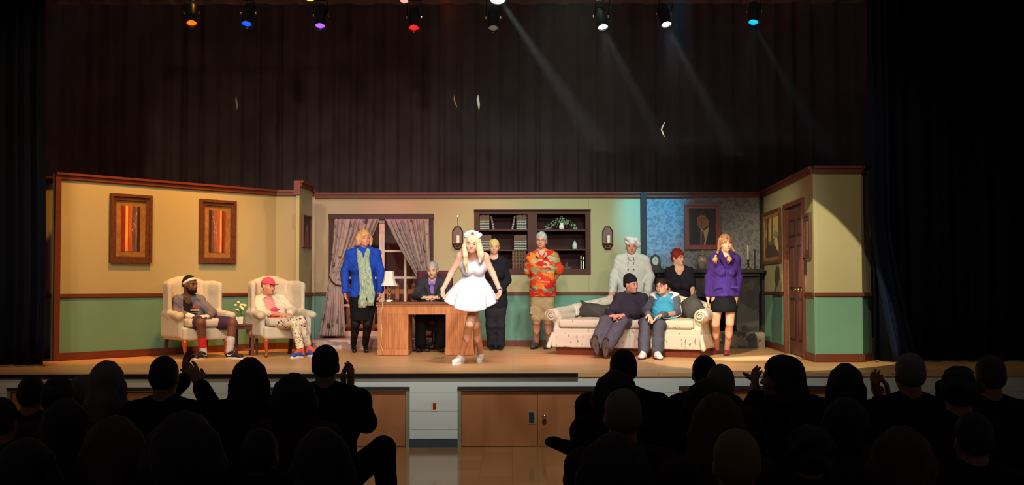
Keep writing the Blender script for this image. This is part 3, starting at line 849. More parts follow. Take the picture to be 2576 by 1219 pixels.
def drapery(name, label, outer, inner, y, nf, seed, tie=None):
    """outer / inner: lists of (py, px) edges from top to bottom"""
    zs = [W(0, p[0], y).z for p in outer]; xo = [XB(p[1], y) for p in outer]; zi = [W(0, p[0], y).z for p in inner]; xi = [XB(p[1], y) for p in inner]
    z0, z1 = min(zs), max(zs); ph = [random.Random(seed).uniform(0, 6) for _ in range(3)]

    def fn(u, v):
        z = z1 + (z0 - z1) * v
        a = float(np.interp(z, zs[::-1], xo[::-1])); b2 = float(np.interp(z, zi[::-1], xi[::-1])); wd = abs(b2 - a)
        x = a + (b2 - a) * u; an = 2 * math.pi * nf * u
        am = .035 * min(1, .45 + wd)
        return (x + .012 * math.cos(an), y - .03 + am * (math.sin(an + ph[0]) + .4 * math.sin(2.3 * an + ph[1] + 2 * v)), z)
    q = MB(); q.grid(fn, 110, 50); o = q.out(name, M['drapery'], None, smooth=True, solid=.004); return tag(o, label, 'curtain', None)


cl = drapery('window_curtain', 'left flowered window curtain tied back beside the person in blue', [(553, 838), (640, 834), (690, 830), (705, 829), (740, 822), (800, 812), (846, 803)],
             [(553, 953), (590, 938), (640, 905), (690, 866), (705, 855), (740, 862), (800, 866), (846, 868)], 17.52, 8, 1)
cr = drapery('window_curtain', 'right flowered window curtain swept towards the office chair, pink-lit', [(553, 1077), (640, 1079), (690, 1080), (705, 1080), (740, 1084), (800, 1092), (846, 1098)],
             [(553, 967), (590, 985), (640, 1013), (690, 1044), (705, 1052), (740, 1046), (800, 1040), (846, 1036)], 17.52, 8, 2)
for c, pts in ((cl, [(828, 694), (834, 706), (845, 716), (858, 718)]), (cr, [(1082, 694), (1074, 708), (1062, 716), (1050, 716)])):
    q = MB(); q.tube([W(px, py, 17.42 + .04 * (i % 2)) for i, (px, py) in enumerate(pts)], .012, 8); q.out('tieback', mat('dark red cord', '3a1c20', .7), c, smooth=True)
q = MB(); q.tube([W(834, 551, 17.56), W(1084, 551, 17.56)], .012, 8); tag(q.out('curtain_rod', M['darkpost']), 'thin dark rod across the window top carrying both curtains', 'curtain rod')


# ---- pictures
def wall_pic(F, u0, u1, z0, z1, kind, label, fw=.09, frame=M['frame_brown'], gilt=None, name='framed_painting', depth=.05):
    uc, zc = (u0 + u1) / 2, (z0 + z1) / 2; o = F @ Vector((uc, -.003, zc)); t = empty(name, o, label, 'painting'); hu, hz = (u1 - u0) / 2, (z1 - z0) / 2
    q = MB(F)
    for k, (o0, o1, d, mi) in enumerate(((0, fw * .45, depth, 0), (fw * .45, fw, depth * .6, 1 if gilt else 0))):
        for s in (-1, 1):
            q.prism([(uc + s * (hu - o0), -.004, zc - hz + o0), (uc + s * (hu - o0), -.004, zc + hz - o0), (uc + s * (hu - o1), -.004, zc + hz - o1), (uc + s * (hu - o1), -.004, zc - hz + o1)], (0, -d, 0), mi)
            q.prism([(uc - hu + o0, -.004, zc + s * (hz - o0)), (uc + hu - o0, -.004, zc + s * (hz - o0)), (uc + hu - o1, -.004, zc + s * (hz - o1)), (uc - hu + o1, -.004, zc + s * (hz - o1))], (0, -d, 0), mi)
    q.out('frame', [frame, gilt or frame], t)
    q = MB(F); a, b2 = hu - fw * .95, hz - fw * .95
    kind(q, uc, zc, a, b2, t)
    return t


def layer(q, uc, zc, a, b2, poly, mi, d):
    q.prism([(uc + x * a, -.012 - d, zc + z * b2) for x, z in poly], (0, -.0006, 0), mi)


def stripes(cols, mat_m, flip=1):
    def k(q, uc, zc, a, b2, t):
        q.box((uc, -.009, zc), (a, .003, b2), 0); q.out('mat_board', mat('linen mat board', '8a6434', .7, .2, var=.25, scale=12), t)
        q2 = MB(q.F) if False else MB(F); a2, b3 = a * .62, b2 * .80; x = -1; n = 0; ms = []
        for wd, c in cols:
            ms.append(mat('stripe ' + c, c, .5, .3, var=.3, scale=9, stretch=(3, 3, .4)))
            x0 = x * flip; x += wd * 2; x1 = x * flip
            q2.prism([(uc + x0 * a2, -.014, zc - b3), (uc + x1 * a2, -.014, zc - b3), (uc + x1 * a2, -.014, zc + b3), (uc + x0 * a2, -.014, zc + b3)], (0, -.002, 0), n); n += 1
        rn2 = random.Random(2)
        ms.append(mat('pale brush marks', 'b09a92', .5))
        for i in range(7):
            xx = rn2.uniform(.1, .6) * flip; zz = rn2.uniform(-.1, .75); q2.prism([(uc + xx * a2, -.0165, zc + zz * b3), (uc + (xx + .06) * a2, -.0165, zc + (zz + .04) * b3), (uc + (xx + .10) * a2, -.0165, zc + (zz - .14) * b3)], (0, -.0008, 0), n)
        q2.out('canvas', ms, t)
    return k


def LU(px):
    k = (px - CX) / 2800; dx, dy = LB[0] - LA[0], LB[1] - LA[1]; t = (k * LA[1] - LA[0]) / (dx - k * dy); return t * math.hypot(dx, dy), LA[1] + dy * t


F, L = wall_frame(LA, LB)
ua, Da = LU(273); ub, Db = LU(377); Dm = LU(325)[1]
wall_pic(F, ua, ub, W(325, 661, Dm).z, W(325, 489, Dm).z, stripes([(.1, '7a2a1e'), (.08, '8e2c22'), (.05, '5c1c18'), (.13, 'e8a04a'), (.07, 'a84a20'), (.14, 'b05a2a'), (.16, '6a4a42'), (.12, '7a544a'), (.15, '3a2418')], None),
         'framed striped abstract farthest left, orange stripe left of centre', fw=.085)
ua, Da = LU(498); ub, Db = LU(589); Dm = LU(543)[1]
wall_pic(F, ua, ub, W(543, 662, Dm).z, W(543, 503, Dm).z, stripes([(.1, '8a3024'), (.09, '7a2622'), (.04, '5c1c18'), (.11, 'f0a45a'), (.07, 'a84a20'), (.14, '9a5a3a'), (.16, '8a5a48'), (.14, '6a4238'), (.15, '40281c')], None, -1),
         'framed striped abstract nearer the armchairs, orange stripe right of centre', fw=.085)


def dark_portrait(q, uc, zc, a, b2, t):
    q.box((uc, -.009, zc), (a, .003, b2), 0); layer(q, uc, zc, a, b2, [(-.5, -1), (-.1, .3), (.5, .1), (.7, -1)], 1, 0); layer(q, uc, zc, a, b2, [(-.2, .1), (.2, .6), (.4, .2), (.1, 0)], 2, .001)
    q.out('canvas', [mat('dark umber paint', '2c211c', .5), mat('brown paint', '6a4a34', .5), mat('ochre paint', '8a6a4a', .5)], t)


F, L = wall_frame((-3.09, 16.15), (-3.05, 16.97))
k0, k1 = (757 - CX) / 2800, (778 - CX) / 2800
u0, u1 = -3.085 / k0 - 16.15, -3.062 / k1 - 16.15
wall_pic(F, u0, u1, W(767, 622, 16.5).z, W(767, 541, 16.5).z, dark_portrait, 'dark narrow picture on the short wall left of the window', fw=.03, depth=.03)


def portrait(q, uc, zc, a, b2, t):
    q.box((uc, -.009, zc), (a, .003, b2), 0)
    L2 = lambda pl, mi, d: layer(q, uc, zc, a, b2, pl, mi, d)
    L2([(-.95, -1), (-.9, -.62), (-.6, -.38), (-.15, -.2), (.5, -.25), (.62, -.15), (.85, -.5), (.95, -1)], 1, 0)
    L2([(-.12, -1), (-.1, -.12), (.15, -.2), (.52, .0), (.42, -.4), (.2, -1)], 2, .001)
    L2([(-.02, -.2), (.08, -.22), (.2, -.7), (.12, -1), (-.06, -1), (-.06, -.7)], 3, .002)
    L2([(-.1, -.1), (.5, .05), (.48, .3), (0, .2)], 4, .002)
    L2([(-.38, .32), (-.33, .12), (-.2, -.08), (.0, -.16), (.25, -.05), (.44, .15), (.55, .35), (.5, .52), (.3, .66), (-.1, .68), (-.34, .58)], 4, .003)
    L2([(-.36, .5), (-.36, .66), (-.2, .78), (.1, .80), (.38, .72), (.55, .5), (.50, .36), (.40, .42), (.32, .5), (.18, .62), (-.1, .64)], 0, .004)
    L2([(-.26, .43), (-.08, .45), (-.08, .41), (-.26, .39)], 5, .0045); L2([(.04, .45), (.24, .43), (.24, .39), (.04, .41)], 5, .0045)
    L2([(-.14, .34), (-.09, .20), (.0, .17), (-.04, .34)], 5, .0045); L2([(-.16, .07), (.1, .06), (.08, .03), (-.12, .03)], 5, .0045)
    q.out('canvas', [mat('near black paint', '1e1614', .45), mat('dark suit paint', '14161c', .45), mat('shirt paint', 'b08a68', .45), mat('wine tie paint', '4a1c20', .45), mat('flesh paint', '8e5630', .45, var=.15, scale=10), mat('flesh shadow paint', '5e3820', .45)], t)


F = Matrix.Translation((0, YB, 0))
wall_pic(F, XB(1722), XB(1811), W(1766, 627, YB).z, W(1766, 513, YB).z, portrait, 'red-framed painted portrait of a dark-suited figure above the fireplace', fw=.07, frame=M['frame_red'], depth=.06)


def landscape(q, uc, zc, a, b2, t):
    q.box((uc, -.009, zc), (a, .003, b2), 0); L2 = lambda pl, mi, d: layer(q, uc, zc, a, b2, pl, mi, d)
    L2([(-1, .2), (-.2, 1), (1, 1), (1, .1), (.2, -.1), (-.4, -.2)], 1, 0); L2([(-.9, -1), (-.9, -.5), (0, -.3), (1, -.7), (1, -1)], 2, .001)
    L2([(-.75, -.6), (-.6, 1), (-.45, 1), (-.5, -.6)], 2, .002); L2([(-.1, -.4), (.0, 1), (.18, 1), (.15, -.4)], 3, .002); L2([(.3, -.2), (.6, .1), (.9, -.5), (1, -.9), (.6, -.6)], 4, .002); L2([(.2, .1), (.5, .3), (.9, .1), (.6, -.1)], 5, .003)
    q.out('canvas', [mat('ochre ground paint', '8e6a34', .45, var=.3, scale=10), mat('pale gold sky paint', 'd0ac68', .45, var=.2, scale=8), mat('umber earth paint', '4c3222', .45), mat('olive trunk paint', '6a5a30', .45), mat('cream path paint', 'd8c490', .45), mat('teal haze paint', '7a9a84', .45)], t)


F, L = wall_frame(RA, RB); um = RD(1945)
wall_pic(F, RU(1924), RU(1967), W(1946, 663, um).z, W(1946, 530, um).z, landscape, 'large framed autumn landscape between the fireplace and the brown door', fw=.10, depth=.035, gilt=M['frame_gold'])


def plum(q, uc, zc, a, b2, t):
    q.box((uc, -.009, zc), (a, .003, b2), 0); layer(q, uc, zc, a, b2, [(-.3, -.9), (-.3, .9), (.4, .9), (.3, -.9)], 1, 0); q.out('canvas', [mat('brown plum paint', '5c3a34', .5), mat('mauve paint', '94706c', .5)], t)


um = RD(2034)
wall_pic(F, RU(2024), RU(2043), W(2034, 648, um).z, W(2034, 537, um).z, plum, 'narrow dark-framed picture right of the brown door', fw=.08, depth=.03)

# ---- bookcase set into the back wall
bc = empty('bookcase', ((bx0 + bx1) / 2, YB, bz0), 'dark brown recessed bookcase in the back wall with books and ornaments', 'bookcase')
q = MB(); bd = .30; yf = YB - .012; pxp = lambda p: XB(p)
q.box(((bx0 + bx1) / 2, YB + bd, (bz0 + bz1) / 2), ((bx1 - bx0) / 2, .01, (bz1 - bz0) / 2)); q.out('back_panel', M['caseback'], bc)
q = MB()
for a, b_ in ((1193, 1206), (1327, 1352), (1473, 1486)): q.box(((pxp(a) + pxp(b_)) / 2, YB + bd / 2 - .012, (bz0 + bz1) / 2), ((pxp(b_) - pxp(a)) / 2, bd / 2 + .005, (bz1 - bz0) / 2))
zt0 = W(0, 541, YB).z; q.box(((bx0 + bx1) / 2, YB + bd / 2 - .012, (zt0 + bz1) / 2), ((bx1 - bx0) / 2 - .002, bd / 2 + .003, (bz1 - zt0) / 2)); zb0 = W(0, 679, YB).z
q.box(((bx0 + bx1) / 2, YB + bd / 2 - .012, (bz0 + zb0) / 2), ((bx1 - bx0) / 2 - .002, bd / 2 + .003, (zb0 - bz0) / 2)); q.box(((bx0 + bx1) / 2, YB - .02, bz1), ((bx1 - bx0) / 2 + .01, .03, .012)); q.out('case', M['case'], bc)
shz = {}
for side, xa, xb, ys in (('l', 1206, 1327, (579, 630)), ('r', 1352, 1473, (580, 629))):
    for k, y in enumerate(ys):
        z = W(0, y, YB).z; q = MB(); q.box(((pxp(xa) + pxp(xb)) / 2, YB + bd / 2 - .005, z - .012), ((pxp(xb) - pxp(xa)) / 2, bd / 2 - .005, .012)); q.out('shelf', M['case'], bc); shz[side, k] = z
shz['l', 2] = zb0; shz['r', 2] = zb0
M['bookgrey'] = mat('grey green book cloth', 'a0a896', .6, .25, var=.1, scale=20); M['booktop'] = mat('brown book colour', '5c4638', .6, .25, var=.2, scale=20)
M['bookband'] = mat('dark spine label', '3a3a38', .5); M['paper'] = mat('page edges', 'cfc6ae', .8); M['gold'] = mat('gilt spine lines', '9a7c44', .4, metal=.6)
QN = {'n': 0}


def book(x, z, wd, h, group, label, kind=0, lean=0):
    t = empty('book', (x, YB + .1, z), label, 'book', group); F = frame_at((x, YB + .02, z), 0) @ Matrix.Rotation(lean, 4, 'Y'); d = .10
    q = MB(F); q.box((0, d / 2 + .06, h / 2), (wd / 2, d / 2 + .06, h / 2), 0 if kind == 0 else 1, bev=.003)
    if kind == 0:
        q.box((0, .001, h * .80), (wd / 2 + .0005, .003, h * .20), 1)  # upper part of the spine in a darker brown
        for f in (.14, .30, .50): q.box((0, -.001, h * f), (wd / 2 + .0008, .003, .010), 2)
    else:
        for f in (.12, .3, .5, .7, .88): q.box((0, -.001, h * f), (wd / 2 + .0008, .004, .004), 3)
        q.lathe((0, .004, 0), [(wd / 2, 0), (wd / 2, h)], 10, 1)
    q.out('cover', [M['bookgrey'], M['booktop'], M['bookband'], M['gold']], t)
    q = MB(F); q.box((0, d / 2 + .06, h / 2 + .001), (wd / 2 - .004, d / 2 + .05, h / 2), 0); q.out('pages', M['paper'], t)
    return t


ORD = ['first', 'second', 'third', 'fourth', 'fifth', 'sixth', 'seventh']


def row(px0, px1, n, z, h, group, label, kind=0):
    x0, x1 = XB(px0, YB + .05), XB(px1, YB + .05); wd = (x1 - x0) / n
    for i in range(n): book(x0 + wd * (i + .5), z, wd - .002, h + .004 * ((i * 7) % 3), group, ORD[i] + ' from the left of the ' + label, kind)


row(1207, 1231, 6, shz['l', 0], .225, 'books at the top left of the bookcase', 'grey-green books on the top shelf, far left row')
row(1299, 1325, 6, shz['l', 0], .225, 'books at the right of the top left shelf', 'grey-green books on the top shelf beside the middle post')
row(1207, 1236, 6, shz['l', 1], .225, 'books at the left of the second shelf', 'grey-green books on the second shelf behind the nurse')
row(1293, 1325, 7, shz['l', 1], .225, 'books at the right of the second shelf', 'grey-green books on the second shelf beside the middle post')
row(1288, 1324, 5, shz['l', 2], .285, 'tall brown books on the bottom shelf', 'tall brown ribbed books on the bottom shelf', 1)
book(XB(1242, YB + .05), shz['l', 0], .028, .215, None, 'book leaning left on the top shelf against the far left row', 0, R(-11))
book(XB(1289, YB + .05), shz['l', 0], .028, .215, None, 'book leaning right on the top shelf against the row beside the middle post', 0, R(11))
# ornaments in the right bay
M['paleglass'] = mat('pale green glass', 'b8c8bc', .15, .6, var=.1)
x, z = XB(1413, YB + .1), shz['r', 0]; t = empty('ivy_vase', (x, YB + .1, z), 'small white vase of trailing green ivy on the upper right shelf', 'plant')
q = MB(); q.lathe((x, YB + .1, z), [(.03, 0), (.045, .03), (.04, .07), (.025, .09), (.035, .11)], 16); q.out('vase', M['whiteceramic'], t, smooth=True)
q = MB(); rn = random.Random(9); ivy = mat('ivy leaves', '6c8a68', .5, .3, var=.35, scale=40)
for i in range(90):
    a = rn.uniform(-1, 1); xx = x + a * .26; zz = z + .17 - .16 * abs(a) + rn.uniform(-.035, .05) - (.06 if rn.random() < .15 else 0)
    zz = max(zz, z + .012); c = Vector((xx, YB + .02 + rn.uniform(0, .12), zz)); an = rn.uniform(0, 6.28); s = rn.uniform(.012, .022)
    q.prism([c + Vector((s * math.cos(an + k * 1.257) * (1 if k % 2 else .6), .3 * s * math.sin(an * 3 + k), s * math.sin(an + k * 1.257) * (1 if k % 2 else .6))) for k in range(5)], (0, .002, 0))
for k in range(7):
    a = -1 + k / 3; q.tube([(x, YB + .09, z + .1), (x + a * .12, YB + .06, z + .16), (x + a * .25, YB + .05, z + .03)], .002, 5)
q.out('ivy', ivy, t)
x, z = XB(1446, YB + .1), shz['r', 1]; t = empty('glass_jar', (x, YB + .1, z), 'pale glass jar standing on the middle right shelf', 'jar')
q = MB(); q.lathe((x, YB + .1, z), [(.035, 0), (.04, .02), (.04, .07), (.03, .095)], 16); q.out('jar_body', M['paleglass'], t, smooth=True); q = MB(); q.lathe((x, YB + .1, z + .096), [(.032, 0), (.02, .02), (.006, .028), (.01, .04), (.002, .045)], 14); q.out('lid', M['paleglass'], t, smooth=True)
for i, (px, h) in enumerate(((1461, .21), (1467, .19))):
    x, z = XB(px, YB + .1), shz['r', 2]; t = empty('slim_book', (x, YB + .1, z), ('taller' if i == 0 else 'shorter') + ' thin white-spined book at the right of the bottom shelf', 'book')
    q = MB(); q.box((x, YB + .1, z + h / 2), (.007, .08, h / 2), bev=.002); q.box((x, YB + .018, z + h * .7), (.0075, .003, .012), 1); q.out('cover', [M['whiteceramic'], M['bookband']], t)
x, z = XB(1427, YB + .1), shz['r', 2]; t = empty('model_ship', (x, YB + .1, z), 'small dark ornament low on the bottom right shelf', 'ornament')
q = MB(); q.prism([(x - .06, YB + .09, z + .012), (x + .05, YB + .09, z + .012), (x + .075, YB + .09, z + .035), (x - .07, YB + .09, z + .035)], (0, .03, 0)); q.box((x, YB + .105, z + .006), (.04, .015, .006)); q.out('hull', M['darkwood'], t)
q = MB(); q.tube([(x, YB + .105, z + .035), (x, YB + .105, z + .12)], .003, 6); q.prism([(x - .04, YB + .105, z + .045), (x - .003, YB + .105, z + .045), (x - .003, YB + .105, z + .11)], (0, .002, 0)); q.out('mast', M['booktop'], t)


# ---- candle sconces
def sconce(px, label):
    D = YB; x = XB(px, D - .03); zc = W(px, 598, D).z; t = empty('wall_sconce', (x, YB, zc), label, 'sconce')
    hx, z0, z1 = .078, -.175, .175; oct_ = [(-hx, z0 + .07), (-hx * .45, z0), (hx * .45, z0), (hx, z0 + .07), (hx, z1 - .07), (hx * .45, z1), (-hx * .45, z1), (-hx, z1 - .07)]
    q = MB(); q.prism([(x + a, YB - .004, zc + b2) for a, b2 in oct_], (0, -.016, 0)); q.out('back_plate', M['walnut'], t)
    q = MB(); n = 8
    for i in range(n):
        a, b2 = oct_[i], oct_[(i + 1) % n]; q.tube([(x + a[0], YB - .022, zc + a[1]), (x + b2[0], YB - .022, zc + b2[1])], .010, 6)
    q.out('rim', M['darkwood'], t)
    q = MB(); q.box((x, YB - .085, zc - .085), (.068, .065, .008), bev=.004); q.prism([(x - .02, YB - .02, zc - .095), (x - .02, YB - .12, zc - .095), (x - .02, YB - .02, zc - .15)], (.04, 0, 0)); q.out('shelf', M['oaktop'], t)
    c = (x + .008, YB - .09, zc - .076); q = MB(); q.lathe(c, [(.027, 0), (.027, .105), (.022, .11)], 16); tag(q.out('pillar_candle', M['candle'], None, c, smooth=False), 'white pillar candle standing in the ' + ('left' if px < 1300 else 'right') + ' wall sconce', 'candle')
    return t


s1 = sconce(1151, 'dark octagonal wall sconce between window and bookcase'); sconce(1529, 'dark octagonal wall sconce right of the bookcase')
q = MB(); x = XB(1151); q.tube([(x, YB - .008, W(0, 548, YB).z), (x, YB - .008, W(0, 570, YB).z)], .003, 6); q.lathe((x, YB - .001, W(0, 546, YB).z), [(.012, 0), (.012, .01)], 10, axis=(0, -1, 0)); q.out('hanger', M['chrome'], s1)

# ---- fireplace
MZ = W(1780, 676, 17.4).z; fx0, fx1 = XB(1652, 17.5), XB(1908, 17.5)
fp = empty('fireplace', ((fx0 + fx1) / 2, 17.5, ST), 'dark stone fireplace with a long mantel shelf behind the sofa', 'fireplace')
q = MB(); q.box(((fx0 + fx1) / 2 - .03, 17.52, MZ - .03), ((fx1 - fx0) / 2 + .09, .17, .03), bev=.008); q.box(((fx0 + fx1) / 2, 17.56, MZ - .085), ((fx1 - fx0) / 2, .12, .03)); q.out('mantel_shelf', mat('dark mantel board', '2c2829', .55, .3, var=.2), fp)
q = MB(); ox0, ox1, oz = XB(1700, 17.5), XB(1852, 17.5), ST + .78
q.box(((fx0 + ox0) / 2, 17.6, (ST + MZ - .12) / 2), ((ox0 - fx0) / 2, .09, (MZ - .12 - ST) / 2)); q.box(((fx1 + ox1) / 2, 17.6, (ST + MZ - .12) / 2), ((fx1 - ox1) / 2, .09, (MZ - .12 - ST) / 2)); q.box(((ox0 + ox1) / 2, 17.6, (oz + MZ - .12) / 2), ((ox1 - ox0) / 2, .09, (MZ - .12 - oz) / 2))
q.out('surround', M['darkstone'], fp)
q = MB(); q.box(((ox0 + ox1) / 2, 17.69, (ST + oz) / 2), ((ox1 - ox0) / 2, .005, (oz - ST) / 2)); q.out('firebox', M['black'], fp)
q = MB(); hz = .245; q.box(((XB(1630, 17.2) + XB(1914, 17.2)) / 2, 17.24, ST + hz / 2), ((XB(1914, 17.2) - XB(1630, 17.2)) / 2, .26, hz / 2), bev=.01); q.out('hearth', M['hearthstone'], fp)


# things on the mantel
def on_mantel(px): return Vector((XB(px, 17.45), 17.45, MZ + .002))


c = on_mantel(1648); t = empty('mantel_clock', c, 'dark arched clock with a pale oval face at the left end of the mantel', 'clock')
q = MB(); q.prism([(c.x - .085, c.y - .03, c.z), (c.x + .085, c.y - .03, c.z), (c.x + .085, c.y - .03, c.z + .13), (c.x + .06, c.y - .03, c.z + .20), (c.x, c.y - .03, c.z + .235), (c.x - .06, c.y - .03, c.z + .20), (c.x - .085, c.y - .03, c.z + .13)], (0, .07, 0)); q.box((c.x, c.y, c.z + .01), (.1, .05, .01)); q.out('case', M['blackplastic'], t)
q = MB(); q.prism([(c.x + .052 * math.cos(a * math.pi / 4 + .39), c.y - .031, c.z + .125 + .072 * math.sin(a * math.pi / 4 + .39)) for a in range(8)], (0, -.005, 0)); q.out('face', M['paleglass'], t)
q = MB(); q.box((c.x, c.y - .038, c.z + .145), (.002, .001, .022)); q.box((c.x + .01, c.y - .038, c.z + .13), (.012, .001, .002)); q.out('hands', M['black'], t)
c = on_mantel(1767); t = empty('ginger_jar', c, 'lidded grey-brown ginger jar in the middle of the mantel', 'jar')
q = MB(); q.lathe(c, [(.045, 0), (.05, .012), (.045, .03), (.075, .075), (.09, .12), (.09, .155), (.07, .195), (.045, .215)], 24); q.out('jar_body', mat('glazed brown jar', '6c5a50', .25, .5, kind='noise', scale=18, cols=['5c4640', '8a8078', '6a5a50', '9a948c'], stops=[.3, .45, .6, .75]), t, smooth=True)
q = MB(); q.lathe(c + Vector((0, 0, .216)), [(.062, 0), (.06, .012), (.04, .03), (.022, .042), (.008, .055), (.012, .07), (.006, .085), (.001, .09)], 20); q.out('lid', M['metalgrey'], t, smooth=True)
c = on_mantel(1882); t = empty('candlestick', c, 'dark candlestick with a tall white taper at the right of the mantel', 'candlestick')
q = MB(); q.lathe(c, [(.05, 0), (.048, .012), (.02, .03)], 18); q.out('foot', M['chrome'], t, smooth=True)
q = MB(); q.lathe(c, [(.02, .03), (.011, .05), (.018, .075), (.012, .10), (.02, .14)], 14); q.out('stem', M['blackplastic'], t, smooth=True)
q = MB(); q.lathe(c, [(.013, .13), (.011, .36), (.003, .38)], 12); tag(q.out('taper_candle', M['candle'], None, c, smooth=True), 'white taper candle standing in the mantel candlestick', 'candle')
c = Vector((XB(1651, 17.15), 17.15, ST + .247)); t = empty('fire_tools', c, 'pair of brass fire tools standing left of the hearth behind the sofa', 'fireplace tools')
q = MB(); q.lathe(c, [(.08, 0), (.07, .015), (.012, .03), (.012, .45)], 14); q.box(c + Vector((0, 0, .44)), (.06, .008, .008)); q.out('stand', M['brass'], t)
for s in (-1, 1): q = MB(); q.tube([c + Vector((s * .05, -.03, .08)), c + Vector((s * .05, -.02, .70))], .007, 8); q.ball(c + Vector((s * .05, -.02, .71)), .013); q.out('poker', M['brass'], t)


# ---- loose fly cords hanging above the set
def cord(px, y0, pts, D, label, r=.006):
    q = MB(); q.tube([W(px, -120, D), W(px, y0, D)], .0016, 5); o = q.out('hanging_cord', mat('dark cord', '35302e', .8), None); tag(o, label, 'cord')
    q = MB(); q.tube([W(a, b2, D) for a, b2 in pts], [r * .4] + [r] * (len(pts) - 2) + [r * .3], 7); q.out('cord_knot', mat('pale frayed rope', 'c8c4bc', .7), o, smooth=True)


cord(595, 246, [(594, 244), (594, 252), (596, 262), (596, 275)], 16.9, 'thin hanging cord with a frayed brown end above the left wall', .016)
cord(1203, 248, [(1203, 240), (1202, 250), (1204, 262), (1205, 276)], 15.2, 'hanging cord with a bright white end, above the bowing person', .020)
cord(1144, 240, [(1144, 238), (1142, 250), (1147, 262), (1150, 270)], 17.2, 'faint hanging cord left of the bright white one', .008)
cord(1670, 300, [(1673, 306), (1667, 318), (1664, 326), (1668, 336), (1672, 345)], 14.2, 'hanging cord with a curled end above the fireplace', .010)


# ---- stage lights on the batten
BY, BZ = 13.6, W(1288, -14, 13.6).z
q = MB(); q.tube([(-6.5, BY, BZ), (6.5, BY, BZ)], .025, 10); tag(q.out('lighting_batten', M['black'], None, (0, BY, BZ)), 'long black pipe above the stage carrying the coloured lights', 'pipe')


def fixture(px, py, col, estr, aim, power, ang, label, r=.066, light=None, D=BY):
    f = W(px, py, D); base = Vector((f.x, D, BZ)); d = (Vector(aim) - f).normalized(); body = f - d * .30
    if body.z > BZ - .1: body = f + Vector((0, .05, .28)); d = (f - body).normalized()
    t = empty('stage_light', base, label, 'stage light'); M['can'] = mat('black can metal', '0d0d0e', .35, .5, metal=.3)
    q = MB(); q.lathe(body - d * .02, [(r * .55, -.03), (r * .9, 0), (r, .05), (r, .30), (r * 1.12, .31), (r * 1.12, .325), (r * .98, .325), (r * .95, .30)], 20, axis=d, cap=False); q.lathe(body - d * .05, [(.001, 0), (r * .55, .001)], 20, axis=d, cap=False); q.out('can', M['can'], t, smooth=True)
    q = MB(); q.tube([base + Vector((0, 0, .03)), base + Vector((0, 0, -.06))], .03, 10); q.box(base, (.02, .045, .045), bev=.006); q.out('clamp', M['chrome'], t)
    q = MB(); s = Vector((r + .02, 0, 0)); c = body + d * .1
    q.tube([c + s, Vector((base.x + s.x, base.y, base.z - .07)), Vector((base.x - s.x, base.y, base.z - .07)), c - s], .007, 6)
    for k in (-1, 1): q.lathe(c + s * k, [(.018, 0), (.018, .012)], 10, axis=(k, 0, 0), mi=1)
    q.out('yoke', [M['can'], M['chrome']], t)
    lm = mat('lens ' + label[:24], col, .2, .5, var=.02, emit=col, estr=estr)
    q = MB(); q.lathe(body - d * .02, [(r * .96, .285), (r * .8, .292), (r * .4, .296), (.001, .298)], 20, axis=d, cap=False); q.out('lens', lm, t, smooth=True)
    if light:
        spot('stage_lamp', body + d * .33, aim, power, light, ang, .45, .05, t)
    return t


FX = [(482, 60, 'ff6408', 1.7, (-3.2, 11.0, ST), 100, 30, (1, .55, .2), 'orange-lit stage light at the far left of the batten'),
      (620, 62, '0c50ff', 1.6, (-3.3, 11.0, ST), 12, 30, (.2, .4, 1), 'blue-lit stage light second from the left'),
      (805, 67, 'a860f0', 1.3, (-2.2, 11.0, ST), 40, 30, (.85, .6, 1), 'violet-lit stage light above the window'),
      (1041, 72, 'ff1010', 3, (-1.1, 11.0, ST), 24, 30, (1, .15, .12), 'red-lit stage light above the desk'),
      (1241, 73, '6a6460', .6, (-.2, 11.0, ST), 0, 30, None, 'unlit stage light between the red one and the first white one'),
      (1517, 70, 'f4f8ff', 5, (1.6, 11.0, ST), 100, 30, (1, .92, .85), 'white-lit stage light, left of the two white ones'),
      (1677, 63, 'f4f8ff', 5, (2.4, 11.0, ST), 80, 30, (1, .9, .8), 'white-lit stage light, right of the two white ones'),
      (1895, 58, '08a8d0', 1.5, (2.2, 11.0, ST), 20, 30, (.2, .85, 1), 'cyan-lit stage light at the right of the batten')]
for px, py, c, e, aim, p, an, lc_, lb in FX: fixture(px, py, c, e, aim, p, an, lb, light=lc_)
for px, py, c, e, r, lb in ((1252, 1, 'e8fff8', 12, .085, 'large white stage light cut by the top edge of the photo'), (1017, 3, 'ff5a50', 5, .05, 'pinkish red stage light at the top edge'), (779, -2, 'e8d820', 5, .05, 'yellow stage light cut by the top edge')):
    f = W(px, py, 13.0); t = empty('stage_light', f + Vector((0, .05, .35)), lb, 'stage light'); d = Vector((0, -.35, -1)).normalized()
    q = MB(); q.lathe(f - d * .3, [(r * .6, 0), (r, .05), (r, .3), (r * 1.1, .31)], 20, axis=d, cap=False); q.out('can', M['can'], t)
    q = MB(); q.lathe(f - d * .01, [(r * .97, 0), (.001, .01)], 20, axis=d, cap=False); q.out('lens', mat('lens ' + lb[:20], c, .2, emit=c, estr=e), t)
    q = MB(); q.tube([f - d * .3, f + Vector((0, .1, .5))], .012, 6); q.out('hanger', M['can'], t)

# ================================================================== people
def skinmat(n, c): return mat('skin ' + n, c, .5, .35, var=.05, scale=14)


